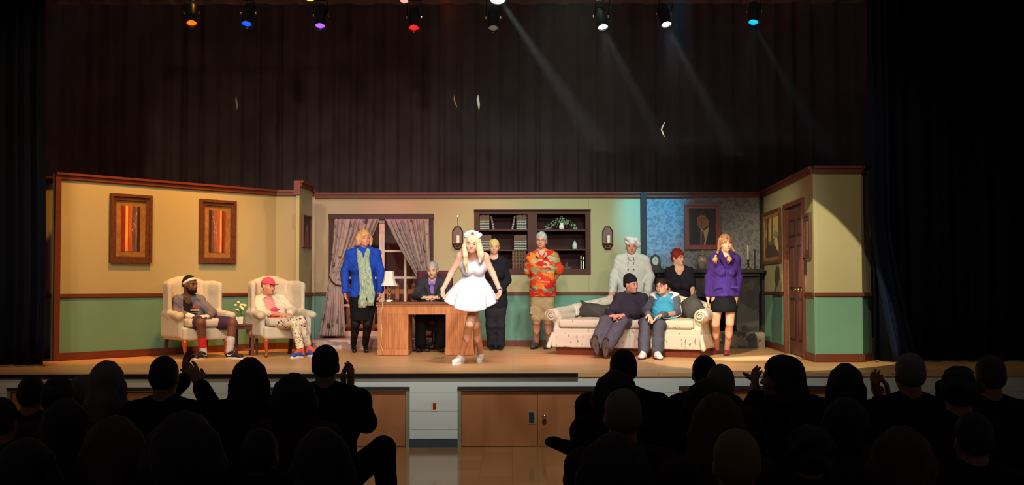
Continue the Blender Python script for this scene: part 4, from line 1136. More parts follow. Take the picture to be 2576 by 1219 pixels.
SKL = {'fair': skinmat('fair', 'd9a084'), 'rosy': skinmat('rosy', 'd4937c'), 'tan': skinmat('tan', 'c98f6c'), 'dark': skinmat('dark', '6b4330'), 'light': skinmat('light', 'dba98c')}
M['eyewhite'] = mat('eye white', 'b8aca4', .2, .5, var=.02); M['iris'] = mat('dark iris', '241a14', .2, .5); M['lips'] = mat('lips', '9c4438', .45, .4); M['teeth'] = mat('teeth', 'cfc6b8', .3, .4, var=.02)
M['shoe_sole'] = mat('white rubber sole', 'dcd6cc', .6, .3, var=.04)


def Vv(*a): return Vector(a)


class Fig:
    """one person: joints are named points in the world"""
    def __init__(s, D, J, head, s_=1.0, yaw=0, skin='fair', label='', root='person', res=.0065, lean=0, group=None):
        s.D = D; s.s = s_; s.J = {k: (W(v[0], v[1], D + (v[2] if len(v) > 2 else 0)) if not isinstance(v, Vector) else v) for k, v in J.items()}
        s.skin = SKL[skin] if isinstance(skin, str) else skin; s.res = res
        hx, hy, dD, yw, pt, rl = head
        s.hc = W(hx, hy, D + dD); a, p = R(yw), R(pt)
        s.hf = Vv(math.sin(a) * math.cos(p), -math.cos(a) * math.cos(p), -math.sin(p)); up = Vv(0, 0, 1)
        s.hr = up.cross(s.hf).normalized(); s.hu = s.hf.cross(s.hr).normalized()
        q = Matrix.Rotation(R(rl), 3, s.hf); s.hr = q @ s.hr; s.hu = q @ s.hu
        s.HM = Matrix((s.hr, s.hf, s.hu)).transposed()
        s.tf = Vv(math.sin(R(yaw)), -math.cos(R(yaw)), 0); s.tr = Vv(math.cos(R(yaw)), math.sin(R(yaw)), 0)
        s.V = Vol(res); s.label = label; s.root = root; s.o = None; s.group = group
        j = s.J
        if 'hl' in j: s.pel = (j['hl'] + j['hr']) / 2
        s.shm = (j['sl'] + j['sr']) / 2

    def H(s, x, y, z): return s.hc + (s.hr * x + s.hf * y + s.hu * z) * s.s

    def head(s, jaw=1.0, wide=1.0, ear=True, nose=1.0):
        V, k, m = s.V, s.s, s.HM
        V.ell(s.H(0, -.012, .035), [.074 * k * wide, .094 * k, .082 * k], .02, m)
        V.ell(s.H(0, .022, -.03), [.060 * k * wide, .070 * k, .072 * k], .03, m)
        V.ell(s.H(0, .030, -.065), [.046 * k * wide * jaw, .055 * k, .045 * k * jaw], .03, m)
        V.ell(s.H(0, .074, -.088), [.018 * k, .014 * k, .014 * k], .02, m)
        for e in (-1, 1):
            V.ell(s.H(e * .037, .062, -.028), [.022 * k, .022 * k, .024 * k], .02, m)
            V.ell(s.H(e * .032, .097, .004), [.015 * k, .014 * k, .011 * k], .012, m, op='-')
            if ear: V.ell(s.H(e * .074 * wide, -.008, -.008), [.010 * k, .020 * k, .032 * k], .008, m)
        V.ell(s.H(0, .078, .022), [.048 * k, .014 * k, .010 * k], .012, m)
        V.cone(s.H(0, .082, .006), s.H(0, .104 * nose, -.026), .009 * k, .012 * k, .010)
        for e in (-1, 1): V.ell(s.H(e * .011, .094, -.030), [.008 * k, .009 * k, .007 * k], .006, m)
        V.ell(s.H(0, .082, -.052), [.024 * k, .012 * k, .012 * k], .012, m)
        V.cone(s.J['nk'] - Vv(0, 0, .03), s.H(0, -.025, -.06), .060 * k, .054 * k, .03)
        return s

    def face(s, smile=0, glasses=None, brow='4a3424', eye=.9, lips=True):
        k = s.s; q = MB()
        for e in (-1, 1):
            q = MB(); c = s.H(e * .032, .0815, .002); q.F = Matrix.Translation(c) @ s.HM.to_4x4()
            q.ball((0, 0, 0), (.0120 * k, .007 * k, .0050 * k * eye), 0); q.ball((0, .0042 * k, 0), (.0062 * k, .0042 * k, .0050 * k * eye), 1); q.tube([(-.014 * k, .002, .003 * k), (-.006 * k, .006, .0062 * k), (.006 * k, .006, .0062 * k), (.014 * k, .002, .003 * k)], .0022 * k, 5, 2)
            q.out('eye', [M['eyewhite'], M['iris'], s.skin], s.o, smooth=True)
            q = MB(); q.tube([s.H(e * .018, .093, .024), s.H(e * .033, .091, .030), s.H(e * .049, .080, .024)], [.003 * k, .0038 * k, .002 * k], 6); q.out('eyebrow', mat('brow ' + brow, brow, .8), s.o, smooth=True)
        q = MB(); w_ = .026 + .006 * smile; cu = .010 * smile
        if smile > .6: q.tube([s.H(x * w_ * .85, .0925 - .016 * x * x, -.056 + cu * x * x) for x in (-1, -.5, 0, .5, 1)], [.001, .0038 * k, .0045 * k, .0038 * k, .001], 8, 1)
        q.tube([s.H(x * w_, .0955 - .018 * x * x, -.0495 + cu * x * x + .001) for x in (-1, -.5, 0, .5, 1)], [.0015, .0035 * k, .0035 * k, .0035 * k, .0015], 7, 0)
        q.tube([s.H(x * w_ * .9, .0955 - .018 * x * x, -.0595 + cu * 1.3 * x * x - .004 * (smile > .6)) for x in (-1, -.5, 0, .5, 1)], [.0015, .0042 * k, .0048 * k, .0042 * k, .0015], 7, 0)
        q.out('mouth', [M['lips'], M['teeth']], s.o, smooth=True)
        if glasses:
            q = MB()
            for e in (-1, 1):
                q.tube([s.H(e * .032 + .024 * math.cos(a * .524), .101, .002 + .018 * math.sin(a * .524)) for a in range(13)], .0017, 5)
                q.tube([s.H(e * .056, .101, .006), s.H(e * .076, .05, .006), s.H(e * .078, -.01, .0)], .0017, 5)
            q.tube([s.H(-.009, .103, .004), s.H(.009, .103, .004)], .0017, 5); q.out('glasses', mat('glasses frame ' + glasses, glasses, .3, .5, metal=.5), s.o)
        return s

    def arm(s, side, ru=.047, rf=.037, rw=.027, V=None, off=0, cuff=1.0, start=0):
        V = V or s.V; j = s.J; sh, el, wr = j['s' + side], j['e' + side], j['w' + side]; k = s.s
        a = sh; b = el; c = el + (wr - el) * min(cuff, 1)
        if cuff <= 0: b = sh + (el - sh) * (1 + cuff); V.cone(a, b, ru * k + off, (ru * .95) * k + off, .03); return
        kk = .03 if not off else .014; V.cone(a, b, ru * k + off, rf * 1.05 * k + off, kk); V.cone(b, c, rf * 1.05 * k + off, (rf + (rw - rf) * min(cuff, 1)) * k + off, .02)

    def leg(s, side, rt=.082, rk=.054, ra=.037, V=None, off=0, upto=1.0, calf=True):
        V = V or s.V; j = s.J; h, kn, an = j['h' + side], j['k' + side], j['a' + side]; k = s.s
        V.cone(h, kn, rt * k + off, rk * k + off, .03)
        if upto > 0:
            e = kn + (an - kn) * upto; V.cone(kn, e, rk * k * .96 + off, (rk + (ra - rk) * upto) * k + off, .02)
            if calf: V.ell(kn + (an - kn) * .3 + Vv(0, .012, 0), [.046 * k, .050 * k, .11 * k], .03)

    def torso(s, V=None, off=0, wide=1.0, deep=1.0, hips=True, belly=0, bust=0, hem=None):
        V = V or s.V; k = s.s; j = s.J; fl = (s.tf, 1.45 / deep); nk = j['nk']
        ch = s.shm + (s.pel - s.shm) * .28; wa = s.shm + (s.pel - s.shm) * .66; pe = s.pel
        cw = (j['sr'] - j['sl']).length / 2
        V.cone(ch, wa, (cw * .80) * wide + off, .128 * k * wide + off, .05, fl)
        V.cone(wa, pe, .128 * k * wide + off, .150 * k * wide + off, .05, fl)
        V.cone(s.shm + Vv(0, 0, -.04 * k), ch, cw * .66 + off, (cw * .80) * wide + off, .04, fl)
        for a in 'lr': V.cone(j['s' + a], nk + (j['s' + a] - nk) * .25 + Vv(0, 0, .012), .050 * k + off, .050 * k + off, .05)
        for a in 'lr': V.cone(ch + (j['s' + a] - s.shm) * .7, j['s' + a], .06 * k + off, .052 * k + off, .04)
        if belly: V.ell(wa + s.tf * (.06 + belly * .3), [.13 * k * wide + off, .09 * k + belly + off, .14 * k + off], .06, Matrix((s.tr, s.tf, Vv(0, 0, 1))).transposed())
        if bust:
            for e in (-1, 1): V.ell(ch + s.tf * (.07 * deep) + s.tr * e * .065 * k - Vv(0, 0, .03), [.058 * bust + off, .058 * bust + off, .058 * bust + off], .03)
        if hips:
            V.cone(j['hl'], j['hr'], .085 * k + off, .085 * k + off, .05)

    def hand(s, wr, d, pn, curl=18, th=1, k=1.0, V=None, spread=5, res=None):
        """wr wrist, d direction of the fingers, pn where the palm looks"""
        V = V or s.V; d = Vector(d).normalized(); pn = Vector(pn); pn = (pn - d * pn.dot(d)).normalized(); sd = d.cross(pn).normalized() * th; k = k * s.s
        V.cone(wr - d * .015, wr + d * .03 * k, .026 * k, .028 * k, .012, (pn, 1.5))
        V.cone(wr + d * .03 * k, wr + d * .072 * k, .033 * k, .038 * k, .012, (pn, 2.4))
        L = [.074, .082, .077, .060]
        for i in range(4):
            o = (i - 1.5) * -.0195; b = wr + d * (.083 - .004 * abs(i - 1.2)) * k + sd * o * k
            dd = Matrix.Rotation(R(spread * (1.5 - i) * (1 if th > 0 else 1)), 3, pn) @ d if False else (d + sd * (-(i - 1.5)) * .08 * spread / 5).normalized()
            cx = pn; p = b; rr = [.0098, .0092, .0085, .0075]
            for q in range(3):
                a = R(curl * (q + 1) * (1 + .12 * i)); v = (dd * math.cos(a) + pn * math.sin(a)).normalized(); n = p + v * L[i] * k * (.42, .32, .26)[q]
                V.cone(p, n, rr[q] * k, rr[q + 1] * k, .004); p = n
        b = wr + d * .03 * k + sd * .028 * k; v = (d * .6 + sd * .75 + pn * .25).normalized(); m = b + v * .036 * k; V.cone(b, m, .0135 * k, .0115 * k, .010)
        v2 = (d * .9 + sd * .25 + pn * .35).normalized(); V.cone(m, m + v2 * .032 * k, .0112 * k, .009 * k, .004)

    def body(s):
        j = s.J; base = s.pel.copy()
        if 'al' in j: base = (j['al'] + j['ar']) / 2
        base.z = s.__dict__.get('floor', ST)
        s.o = s.V.out(s.root, s.skin, None, base); tag(s.o, s.label, 'person', s.group); s.base = base
        return s.o

    def part(s, V, name, m, label=None):
        o = V.out(name, m, s.o); 
        if label: o['label'] = label
        return o

    def hair(s, m, side=.012, top=.02, back=.018, cut=(.066, .075, .095, .105, -.032), extra=None, name='hair', low=-.06, wr=.0025):
        V = Vol(s.res * 1.1); k = s.s; mm = s.HM
        V.ell(s.H(0, -.018, .038), [(.074 + side) * k, (.092 + back) * k, (.082 + top) * k], .02, mm)
        V.ell(s.H(0, -.045, -.01), [(.066 + side) * k, (.06 + back) * k, .06 * k], .03, mm)
        if extra: extra(V)
        V.ell(s.H(0, cut[3], cut[4]), [cut[0] * k, cut[1] * k, cut[2] * k], .006, mm, op='-')
        if low is not None: V.cut(s.H(0, 0, low), -s.hu)
        if wr: V.wrinkle(wr, 150, s.hr, s.hu)
        return s.part(V, name, m)


def shoe(fig, an, d, m, L=.27, h=.06, sole=None, soleh=.022, heel=0, w_=.046, z0=ST, name='shoe', laces=None, collar=.05, pitch=0, flatt=False, mark=None):
    """shoe under ankle an, pointing along d (horizontal unit vector)"""
    d = Vector((d[0], d[1], 0)).normalized(); sd = Vector((-d.y, d.x, 0)); t = Matrix.Rotation(R(pitch), 3, sd) if pitch else Matrix.Identity(3)
    # local: origin at heel ground point
    o = Vector((an.x, an.y, 0)) - d * L * .22; o.z = z0 if not pitch else an.z - .085
    up = Vv(0, 0, 1)
    P = lambda x, y, z: o + t @ (d * x + sd * y + up * z)
    V = Vol(.0065); V.cone(P(.05, 0, .045 + heel), P(L * .5, 0, .045 + heel * .5), w_ * .82, w_ * .95, .02, (up, 1.1)); V.cone(P(L * .5, 0, .042 + heel * .5), P(L - .05, 0, .036), w_ * .95, w_ * .9, .02, (up, 1.25))
    V.cone(P(L - .06, 0, .034), P(L - .032, 0, .03), w_ * .8, w_ * .6, .02, (up, 1.3))
    if not flatt: V.cone(P(.06, 0, .05 + heel), P(.07, 0, .05 + heel + collar), w_ * .85, w_ * .88, .03); V.cone(P(.09, 0, .08 + heel), P(L * .62, 0, .05), .03, .02, .03)
    V.cut(P(0, 0, .004), -(t @ up))
    so = fig.part(V, name, m)
    if sole:
        q = MB(); n = 22; out = []
        for i in range(n):
            a = 2 * math.pi * i / n; x = L / 2 + math.cos(a) * (L / 2 + .004); wx = w_ * (1.05 if x > L * .5 else .86) * (1 if abs(math.cos(a)) < .92 else .9); out.append(P(x, math.sin(a) * wx, 0))
        q.prism(out, t @ up * soleh); q.out('sole', sole, so)
    if heel: q = MB(); q.tube([P(.035, 0, .05), P(.03, 0, 0)], [.022, .010], 8); q.out('heel', m, so)
    if laces:
        q = MB()
        for i in range(5): q.tube([P(L * .40 + i * .02, -.024, .088 - i * .007 + heel), P(L * .41 + i * .02, 0, .096 - i * .007 + heel), P(L * .40 + i * .02, .024, .088 - i * .007 + heel)], .0042, 5)
        q.tube([P(L * .38, 0, .1), P(L * .36, .03, .105), P(L * .40, .04, .095)], .0035, 5); q.tube([P(L * .38, 0, .1), P(L * .36, -.03, .105), P(L * .40, -.04, .095)], .0035, 5); q.out('laces', laces, so)
    if mark:   # curved tick on the outer side
        for e in (-1, 1):
            q = MB(); pts = [(.22, .045), (.30, .038), (.42, .042), (.62, .075), (.44, .052), (.30, .052), (.22, .06)]
            q.prism([P(L * a, e * (w_ * .93), b) for a, b in pts], sd * e * .006); q.out('side_mark', mark, so)
    return so


def cl(name, c, **k): return mat(name, c, k.pop('rough', .85), k.pop('spec', .15), var=k.pop('var', .1), scale=k.pop('scale', 10), bump=k.pop('bump', .08), bscale=k.pop('bscale', 160), **k)


def rib(p, d, w_=.01):
    return p


def ground(px, py, up=.085):
    g = G(px, py); return Vector((g.x, g.y, ST + up))


# ---- 1 person with white headband in the left armchair
f = Fig(15.15, dict(nk=(474, 751, .02), sl=(447, 757, .0), sr=(503, 757, .1), el=(438, 787, -.05), er=(535, 786, -.02), wl=(484, 797, -.32), wr=(526, 796, -.25),
                    hl=(470, 812, 0), hr=(505, 812, .12), kl=(505, 812, -.45), kr=(585, 812, -.22), al=ground(512, 902), ar=ground(577, 901)),
        (478, 716, -.02, 62, 2, 0), 1.06, 34, 'dark', 'person in a grey hooded jacket, purple shorts and white headband seated in the left armchair')
f.head(); f.torso(wide=.95); f.arm('l'); f.arm('r'); f.leg('l', .085, .060, .040); f.leg('r', .085, .060, .040)
f.hand(f.J['wl'], (1, -.25, -.05), (.1, .3, -1), 30, -1); f.hand(f.J['wr'], (-.9, -.35, .05), (.1, .2, -1), 42, 1)
f.body(); f.face(0, brow='1a100c')
f.hair(mat('black hair', '15100e', .9, .3, bump=.9, bscale=16), .002, .005, .002, low=-.03)
V = Vol(.007); V.ell(f.H(0, .038, -.075), [.062, .064, .050], .02, f.HM); V.ell(f.H(0, .012, -.050), [.069, .055, .045], .02, f.HM); V.ell(f.H(0, .085, -.045), [.03, .02, .012], .01, f.HM, op='-'); f.part(V, 'beard', mat('black beard', '120d0b', .95))
V = Vol(.006); V.ell(f.H(0, -.010, .036), [.089, .112, .096], .01, f.HM); V.cut(f.H(0, .0, .060), f.hu + f.hf * -.62); V.cut(f.H(0, .0, .020), -(f.hu + f.hf * -.62)); f.part(V, 'headband', cl('white towelling', 'dcd8d0'))
V = Vol(.009); f.torso(V, .022, wide=1.05, hips=False); f.arm('l', V=V, off=.020, cuff=.72); f.arm('r', V=V, off=.020, cuff=.72)
V.cone(f.J['nk'] + Vv(-.03, .06, .0), f.J['nk'] + Vv(.07, .02, -.0), .055, .05, .03); V.cone(f.J['nk'] + Vv(0, -.06, -.02), f.pel + Vv(0, -.16, .1), .05, .075, .01, (f.tf, .5), op='-')
V.wrinkle(.004, 55, (1, 0, .7), (.3, 0, 1)); f.part(V, 'hooded_jacket', cl('grey marl', '6c6872'))
V = Vol(.009); f.torso(V, .010, hips=False); f.part(V, 'shirt', cl('black tee', '1c1a1c'))
nf = (f.tf).normalized(); ch = f.shm + (f.pel - f.shm) * .45 + f.tf * .148
q = MB()
for row_, (z, mi, n) in enumerate(((.035, 0, 5), (-.005, 1, 6), (-.04, 2, 5))):
    for i in range(n): q.box(ch + f.tr * ((i - (n - 1) / 2) * .019) + Vv(0, 0, z + .02), (.0075, .012, .009 if mi < 2 else .004), mi, rz=R(34))
q.out('shirt_print', [cl('red print', 'c02c28'), cl('white print', 'd8d4d0'), cl('grey print', '6a686a')], f.o)
V = Vol(.009)
for a in 'lr': V.cone(f.J['h' + a], f.J['h' + a] + (f.J['k' + a] - f.J['h' + a]) * .86, .115, .088, .04)
V.cone(f.J['hl'], f.J['hr'], .11, .11, .04); V.wrinkle(.003, 60, (1, 1, 0)); f.part(V, 'shorts', cl('plum shorts', '43304a'))
k_, a_ = f.J['kl'], f.J['al']; V = Vol(.007); V.cone(k_ + (a_ - k_) * .50, k_ + (a_ - k_) * .76, .058, .054, .01); f.part(V, 'calf_sleeve', cl('red knit', 'd02a28'), 'red calf band')
V = Vol(.007); V.cone(k_ + (a_ - k_) * .74, a_, .050, .047, .01); f.part(V, 'sock', cl('white knit', 'd4cec6'))
k_, a_ = f.J['kr'], f.J['ar']; V = Vol(.007); V.cone(k_ + (a_ - k_) * .52, a_, .056, .048, .01); V.wrinkle(.002, 90, (0, 0, 1)); f.part(V, 'sock', cl('pale grey knit', 'bdb5b2'))
V = Vol(.007); V.cone(f.J['wl'] - (f.J['wl'] - f.J['el']) * .42, f.J['wl'] - (f.J['wl'] - f.J['el']) * .02, .049, .043, .01); f.part(V, 'wristband', cl('white towelling', 'dcd8d0'))
V = Vol(.007); V.cone(f.J['wr'] + Vv(-.02, -.02, 0), f.J['wr'] + Vv(-.075, -.05, -.005), .036, .040, .01, ((0, 0, 1), 1.3)); f.part(V, 'glove', cl('white glove', 'd8d2c4'), 'fingerless white glove')
bs = mat('black shoe', '1c1a1c', .5, .4); wm_ = mat('white mark', 'd8d4cc', .5)
shoe(f, f.J['al'], (-.25, -1), bs, .30, sole=M['shoe_sole'], laces=mat('grey laces', '9a9696', .7), mark=wm_); shoe(f, f.J['ar'], (.85, -.5), bs, .31, sole=M['shoe_sole'], laces=mat('grey laces', '9a9696', .7), mark=wm_)

# ---- 2 person in pink cap
f = Fig(15.45, dict(nk=(675, 749, .06), sl=(650, 758, .0), sr=(706, 754, .1), el=(657, 785, -.12), er=(737, 780, -.02), wl=(708, 791, -.30), wr=(727, 792, -.26),
                    hl=(683, 812, -.12), hr=(708, 811, -.05), kl=(741, 811, -.46), kr=(758, 806, -.42), al=ground(757, 899, .09), ar=ground(777, 896, .10)),
        (675, 720, -.02, 52, 4, -4), 1.02, 35, 'rosy', 'person in a pink cap, cream jacket and flowered leggings slouched in the right armchair')
f.head(); f.torso(wide=.95); f.arm('l'); f.arm('r'); f.leg('l', .08, .055, .037); f.leg('r', .08, .055, .037)
f.hand(f.J['wl'], (1, -.25, -.1), (.1, .3, -1), 14, -1); f.hand(f.J['wr'], (-1, -.35, -.05), (.1, .3, -1), 20, 1)
f.body(); f.face(0, brow='7a5a44'); f.hair(mat('light brown hair', '8a6a50', .8, .3, bump=.9, bscale=16), .003, .0, .004, low=-.02)
pink = cl('pink cap cloth', 'd8506c'); V = Vol(.0065); V.ell(f.H(0, -.012, .045), [.086 * 1.02, .105, .085], .01, f.HM); V.cut(f.H(0, 0, .030), -f.hu); V.cut(f.H(0, 0, .031), -f.hu)
V.ell(f.H(0, .115, .040), [.062, .070, .010], .012, f.HM); V.ell(f.H(0, -.012, .125), [.01, .01, .008], .004, f.HM); f.part(V, 'cap', pink)
cr_ = cl('cream jacket cloth', 'e2d2bc', var=.06); V = Vol(.009); f.torso(V, .024, wide=1.05, hips=False); f.arm('l', V=V, off=.020, cuff=.62); f.arm('r', V=V, off=.020, cuff=.75)
V.cone(f.J['nk'] + Vv(.02, -.1, -.03), f.pel + Vv(.05, -.17, .08), .06, .085, .01, (f.tf, .5), op='-'); V.wrinkle(.006, 48, (1, 0, .9), (.3, 0, 1)); f.part(V, 'jacket', cr_)
V = Vol(.009); f.torso(V, .011, hips=False); V.wrinkle(.003, 60, (.3, 0, 1)); f.part(V, 'shirt', cl('pale pink shirt', 'd08c8c'))
V = Vol(.008); c = f.shm + (f.pel - f.shm) * .42 + f.tf * .10; V.ell(c, [.085, .05, .04], .02, Matrix((f.tr, f.tf, Vv(0, 0, 1))).transposed()); V.wrinkle(.003, 60, (.3, 0, 1)); f.part(V, 'shirt_front', cl('bright pink panel', 'c84c68'))
V = Vol(.009); V.cone(f.pel + Vv(-.12, -.03, .09), f.pel + Vv(.08, -.16, .05), .06, .05, .03); V.wrinkle(.004, 60, (.3, 0, 1)); f.part(V, 'waist_cloth', cl('red waist cloth', 'c23a34'))
V = Vol(.009); f.leg('l', V=V, off=.012, upto=.86); f.leg('r', V=V, off=.012, upto=.80); V.cone(f.J['hl'], f.J['hr'], .11, .11, .04)
f.part(V, 'leggings', mat('flowered leggings', 'c8b0a0', .8, .15, kind='cells', scale=34, cols=['e0d4c0', '38323c', 'd8c088', 'c89898', 'e4dccc', 'a89cae', 'd8c870'], stops=[0, .34, .44, .56, .66, .86, .94]))
for a, d in (('l', (-.45, -.85)), ('r', (.75, -.6))):
    shoe(f, f.J[a and 'a' + a], d, mat('blue trainer', '3c4c9c', .6, .3), .27, sole=M['shoe_sole'], soleh=.028, laces=mat('orange laces', 'e8542c', .6))
    V = Vol(.006); q_ = f.J['a' + a]; dv = Vector((d[0], d[1], 0)).normalized(); V.cone(q_ + Vv(0, 0, -.03), q_ + Vv(0, 0, .015), .050, .046, .01); V.cone(q_ + dv * .05 + Vv(0, 0, .0), q_ + dv * .125 + Vv(0, 0, -.035), .036, .026, .02); f.part(V, 'shoe_collar', mat('orange collar', 'd8502c', .7))

# ---- 3 person in blue cardigan
f = Fig(15.9, dict(nk=(915, 630, 0), sl=(882, 640, 0), sr=(945, 638, 0), el=(867, 684, .02), er=(957, 684, .02), wl=(868, 732, -.06), wr=(957, 731, -.06),
                   hl=(896, 752), hr=(932, 752), kl=(894, 814, -.02), kr=(925, 814, -.02), al=ground(889, 886, .12), ar=ground(919, 886, .12)),
        (916, 600, -.03, 28, 0, 0), .98, 6, 'rosy', 'person with a blonde bob, blue cardigan and long pale scarf left of the desk')
f.head(jaw=1.08, wide=1.05); f.torso(wide=1.02, bust=1.1); f.arm('l'); f.arm('r'); f.leg('l', .088, .058, .036); f.leg('r', .088, .058, .036)
f.hand(f.J['wl'], (.05, -.05, -1), (1, .1, 0), 14, -1); f.hand(f.J['wr'], (-.02, -.05, -1), (-1, .1, 0), 18, 1)
f.body(); f.face(.9, brow='a07a50')


def bob(V):
    for e in (-1, 1):
        V.chain([f.H(e * .075, -.01, .05), f.H(e * .093, .0, -.01), f.H(e * .090, .012, -.075)], [.034, .036, .030], .02)
    V.chain([f.H(-.06, -.07, .02), f.H(0, -.09, -.05), f.H(.06, -.07, -.06)], [.05, .05, .05], .03)


f.hair(mat('strawberry blonde hair', 'd09c66', .6, .3, bump=.9, bscale=16, var=.2, scale=25, stretch=(4, 4, .5)), .018, .026, .02, cut=(.058, .075, .088, .115, -.040), extra=bob, low=-.105)
blu = cl('royal blue knit', '1f45b0'); V = Vol(.009); f.torso(V, .026, wide=1.06, hips=False, bust=1.1); f.arm('l', V=V, off=.022, cuff=.97); f.arm('r', V=V, off=.022, cuff=.97)
V.cone(f.pel + Vv(0, 0, .12), f.pel + Vv(0, 0, .0), .19, .205, .04, (f.tf, 1.35)); V.cut(W(915, 747, f.D), (0, 0, -1))
V.cone(W(920, 640, f.D - .2), W(926, 760, f.D - .2), .045, .10, .012, (f.tf, .8), op='-'); V.wrinkle(.0035, 45, (1, 0, .5), (.3, 0, 1)); f.part(V, 'cardigan', blu)
V = Vol(.009); f.torso(V, .013, wide=1.02, hips=False, bust=1.1); V.cone(f.pel + Vv(0, 0, .14), f.pel + Vv(0, 0, .04), .16, .165, .04, (f.tf, 1.35)); V.cut(W(915, 725, f.D), (0, 0, -1)); f.part(V, 'blouse', cl('cream blouse', 'c8b48c'))
V = Vol(.009); V.cone(f.pel + Vv(0, 0, .12), f.pel - Vv(0, 0, .02), .150, .185, .05, (f.tf, 1.3)); V.cone(f.pel, W(910, 795, f.D), .185, .165, .05, (f.tf, 1.25)); V.cut(W(910, 806, f.D), (0, 0, -1)); V.wrinkle(.002, 40, (1, 0, 0)); blk = cl('black skirt cloth', '141215'); f.part(V, 'skirt', blk)
V = Vol(.007); f.leg('l', .088, .058, .036, V=V, off=.009); f.leg('r', .088, .058, .036, V=V, off=.009); f.part(V, 'tights', cl('black tights', '1c1719', rough=.6))
V = Vol(.008); nk = f.J['nk']
for e, dx in ((-1, -.045), (1, .035)):
    pts = [nk + Vv(e * .045, .05, .03), nk + Vv(e * .062, -.06, -.005), W(915, 655, f.D - .17) + Vv(dx, 0, 0), W(918, 700, f.D - .185) + Vv(dx * 1.0 + .02, 0, 0), W(921, 738, f.D - .165) + Vv(dx * 1.35 + .02, 0, 0), W(921, 762 if e < 0 else 756, f.D - .165) + Vv(dx * 1.6 + .01, 0, 0)]
    V.chain(pts, [.028, .036, .044, .050, .054, .052], .02, ((0, 1, 0), 2.0))
V.chain([nk + Vv(-.05, .05, .03), nk + Vv(0, .085, .04), nk + Vv(.05, .05, .03)], [.03, .03, .03], .02); V.wrinkle(.003, 130, (1, 0, .02), (1, 0, .2))
f.part(V, 'scarf', mat('pale green scarf', 'a8b898', .85, .15, kind='noise', scale=20, cols=['6c8878', 'a8b49a', '849c8a', 'c0c4a4'], stops=[.38, .47, .54, .64], stretch=(2.5, 2.5, .9)))
q = MB()
for e, px_, py_ in ((-1, 911, 766), (1, 929, 761)):
    for i in range(9): x = W(px_, py_, f.D - .165) + Vv((i - 4) * .0125, 0, 0); q.tube([x + Vv(0, 0, .03), x + Vv(.002 * (i % 3), -.004, -.04)], .0042, 5)
q.out('fringe', cl('cream fringe', 'ccc094'), f.o)
for a in 'lr': shoe(f, f.J['a' + a], (.25, -1), mat('black patent', '0e0c0e', .25, .5), .235, heel=.055, w_=.037, flatt=True)

# ---- 4 person at the desk
f = Fig(16.35, dict(nk=(1088, 707, 0), sl=(1063, 714, 0), sr=(1114, 714, 0), el=(1046, 744, -.06), er=(1128, 742, -.06), wl=(1066, 748, -.40), wr=(1100, 748, -.40),
                    hl=(1075, 800, .1), hr=(1102, 800, .1), kl=(1060, 800, -.36), kr=(1112, 800, -.36), al=ground(1058, 884), ar=ground(1108, 884)),
        (1088, 679, -.06, -6, 12, 0), 1.03, 0, 'light', 'person with silver hair in a dark grey suit seated behind the desk')
f.head(); f.torso(wide=1); f.arm('l'); f.arm('r'); f.leg('l'); f.leg('r')
f.hand(f.J['wl'], (1, -.25, .1), (.3, .3, -1), 32, -1); f.hand(f.J['wr'], (-1, -.25, .15), (-.3, .3, -1), 28, 1)
f.body(); f.face(.3, brow='9a8a80'); f.hair(mat('silver hair', 'a8a19a', .7, .3, bump=.9, bscale=16, var=.15, scale=20), .006, .008, .006, cut=(.064, .07, .075, .1, -.02), low=-.045)
gr = cl('charcoal suit', '38363b'); V = Vol(.009); f.torso(V, .026, wide=1.08, hips=False); f.arm('l', V=V, off=.022, cuff=.9); f.arm('r', V=V, off=.022, cuff=.9)
nk = f.J['nk']; V.cone(nk + Vv(0, -.12, .03), nk + Vv(0, -.15, -.27), .060, .030, .006, (f.tf, .5), op='-'); V.wrinkle(.003, 45, (1, 0, .7), (.3, 0, 1)); f.part(V, 'suit_jacket', gr)
q = MB()
for e in (-1, 1): q.prism([nk + Vv(e * .052, -.085, .02), nk + Vv(e * .105, -.125, -.06), nk + Vv(e * .085, -.150, -.10), nk + Vv(e * .022, -.165, -.25), nk + Vv(e * .028, -.16, -.20), nk + Vv(e * .045, -.14, -.06)], (0, -.008, 0))
q.out('lapels', gr, f.o)
V = Vol(.008); f.torso(V, .012, hips=False); f.part(V, 'shirt', cl('lilac shirt', '9a74c0'))
q = MB()
for e in (-1, 1): q.prism([nk + Vv(e * .008, -.115, -.02), nk + Vv(e * .05, -.095, .015), nk + Vv(e * .06, -.11, -.03), nk + Vv(e * .03, -.13, -.06)], (0, -.006, 0))
for i in range(3): q.ball(nk + Vv(0, -.142, -.07 - i * .05), .006, sub=1)
q.out('shirt_collar', cl('lilac shirt', '9a74c0'), f.o)
V = Vol(.009); f.leg('l', .09, .072, .060, V=V, off=.016, upto=.95, calf=False); f.leg('r', .09, .072, .060, V=V, off=.016, upto=.95, calf=False); V.cone(f.J['hl'], f.J['hr'], .12, .12, .04); f.part(V, 'trousers', cl('dark trousers', '201d20'))
q = MB(); q.tube([f.J['wr'] + Vv(.015 + .0 * a, .032 * math.cos(a * .785), .032 * math.sin(a * .785)) for a in range(9)], .006, 6); q.out('watch', mat('silver watch', 'c8c4bc', .3, .6, metal=.8), f.o)
q = MB(); q.ball(nk + Vv(.085, -.142, -.045), .006, sub=1); q.out('lapel_pin', M['chrome'], f.o)
for a in 'lr': shoe(f, f.J['a' + a], (-.1 if a == 'l' else .15, -1), mat('black leather', '100f10', .3, .5), .28, sole=M['blackplastic'], soleh=.012)

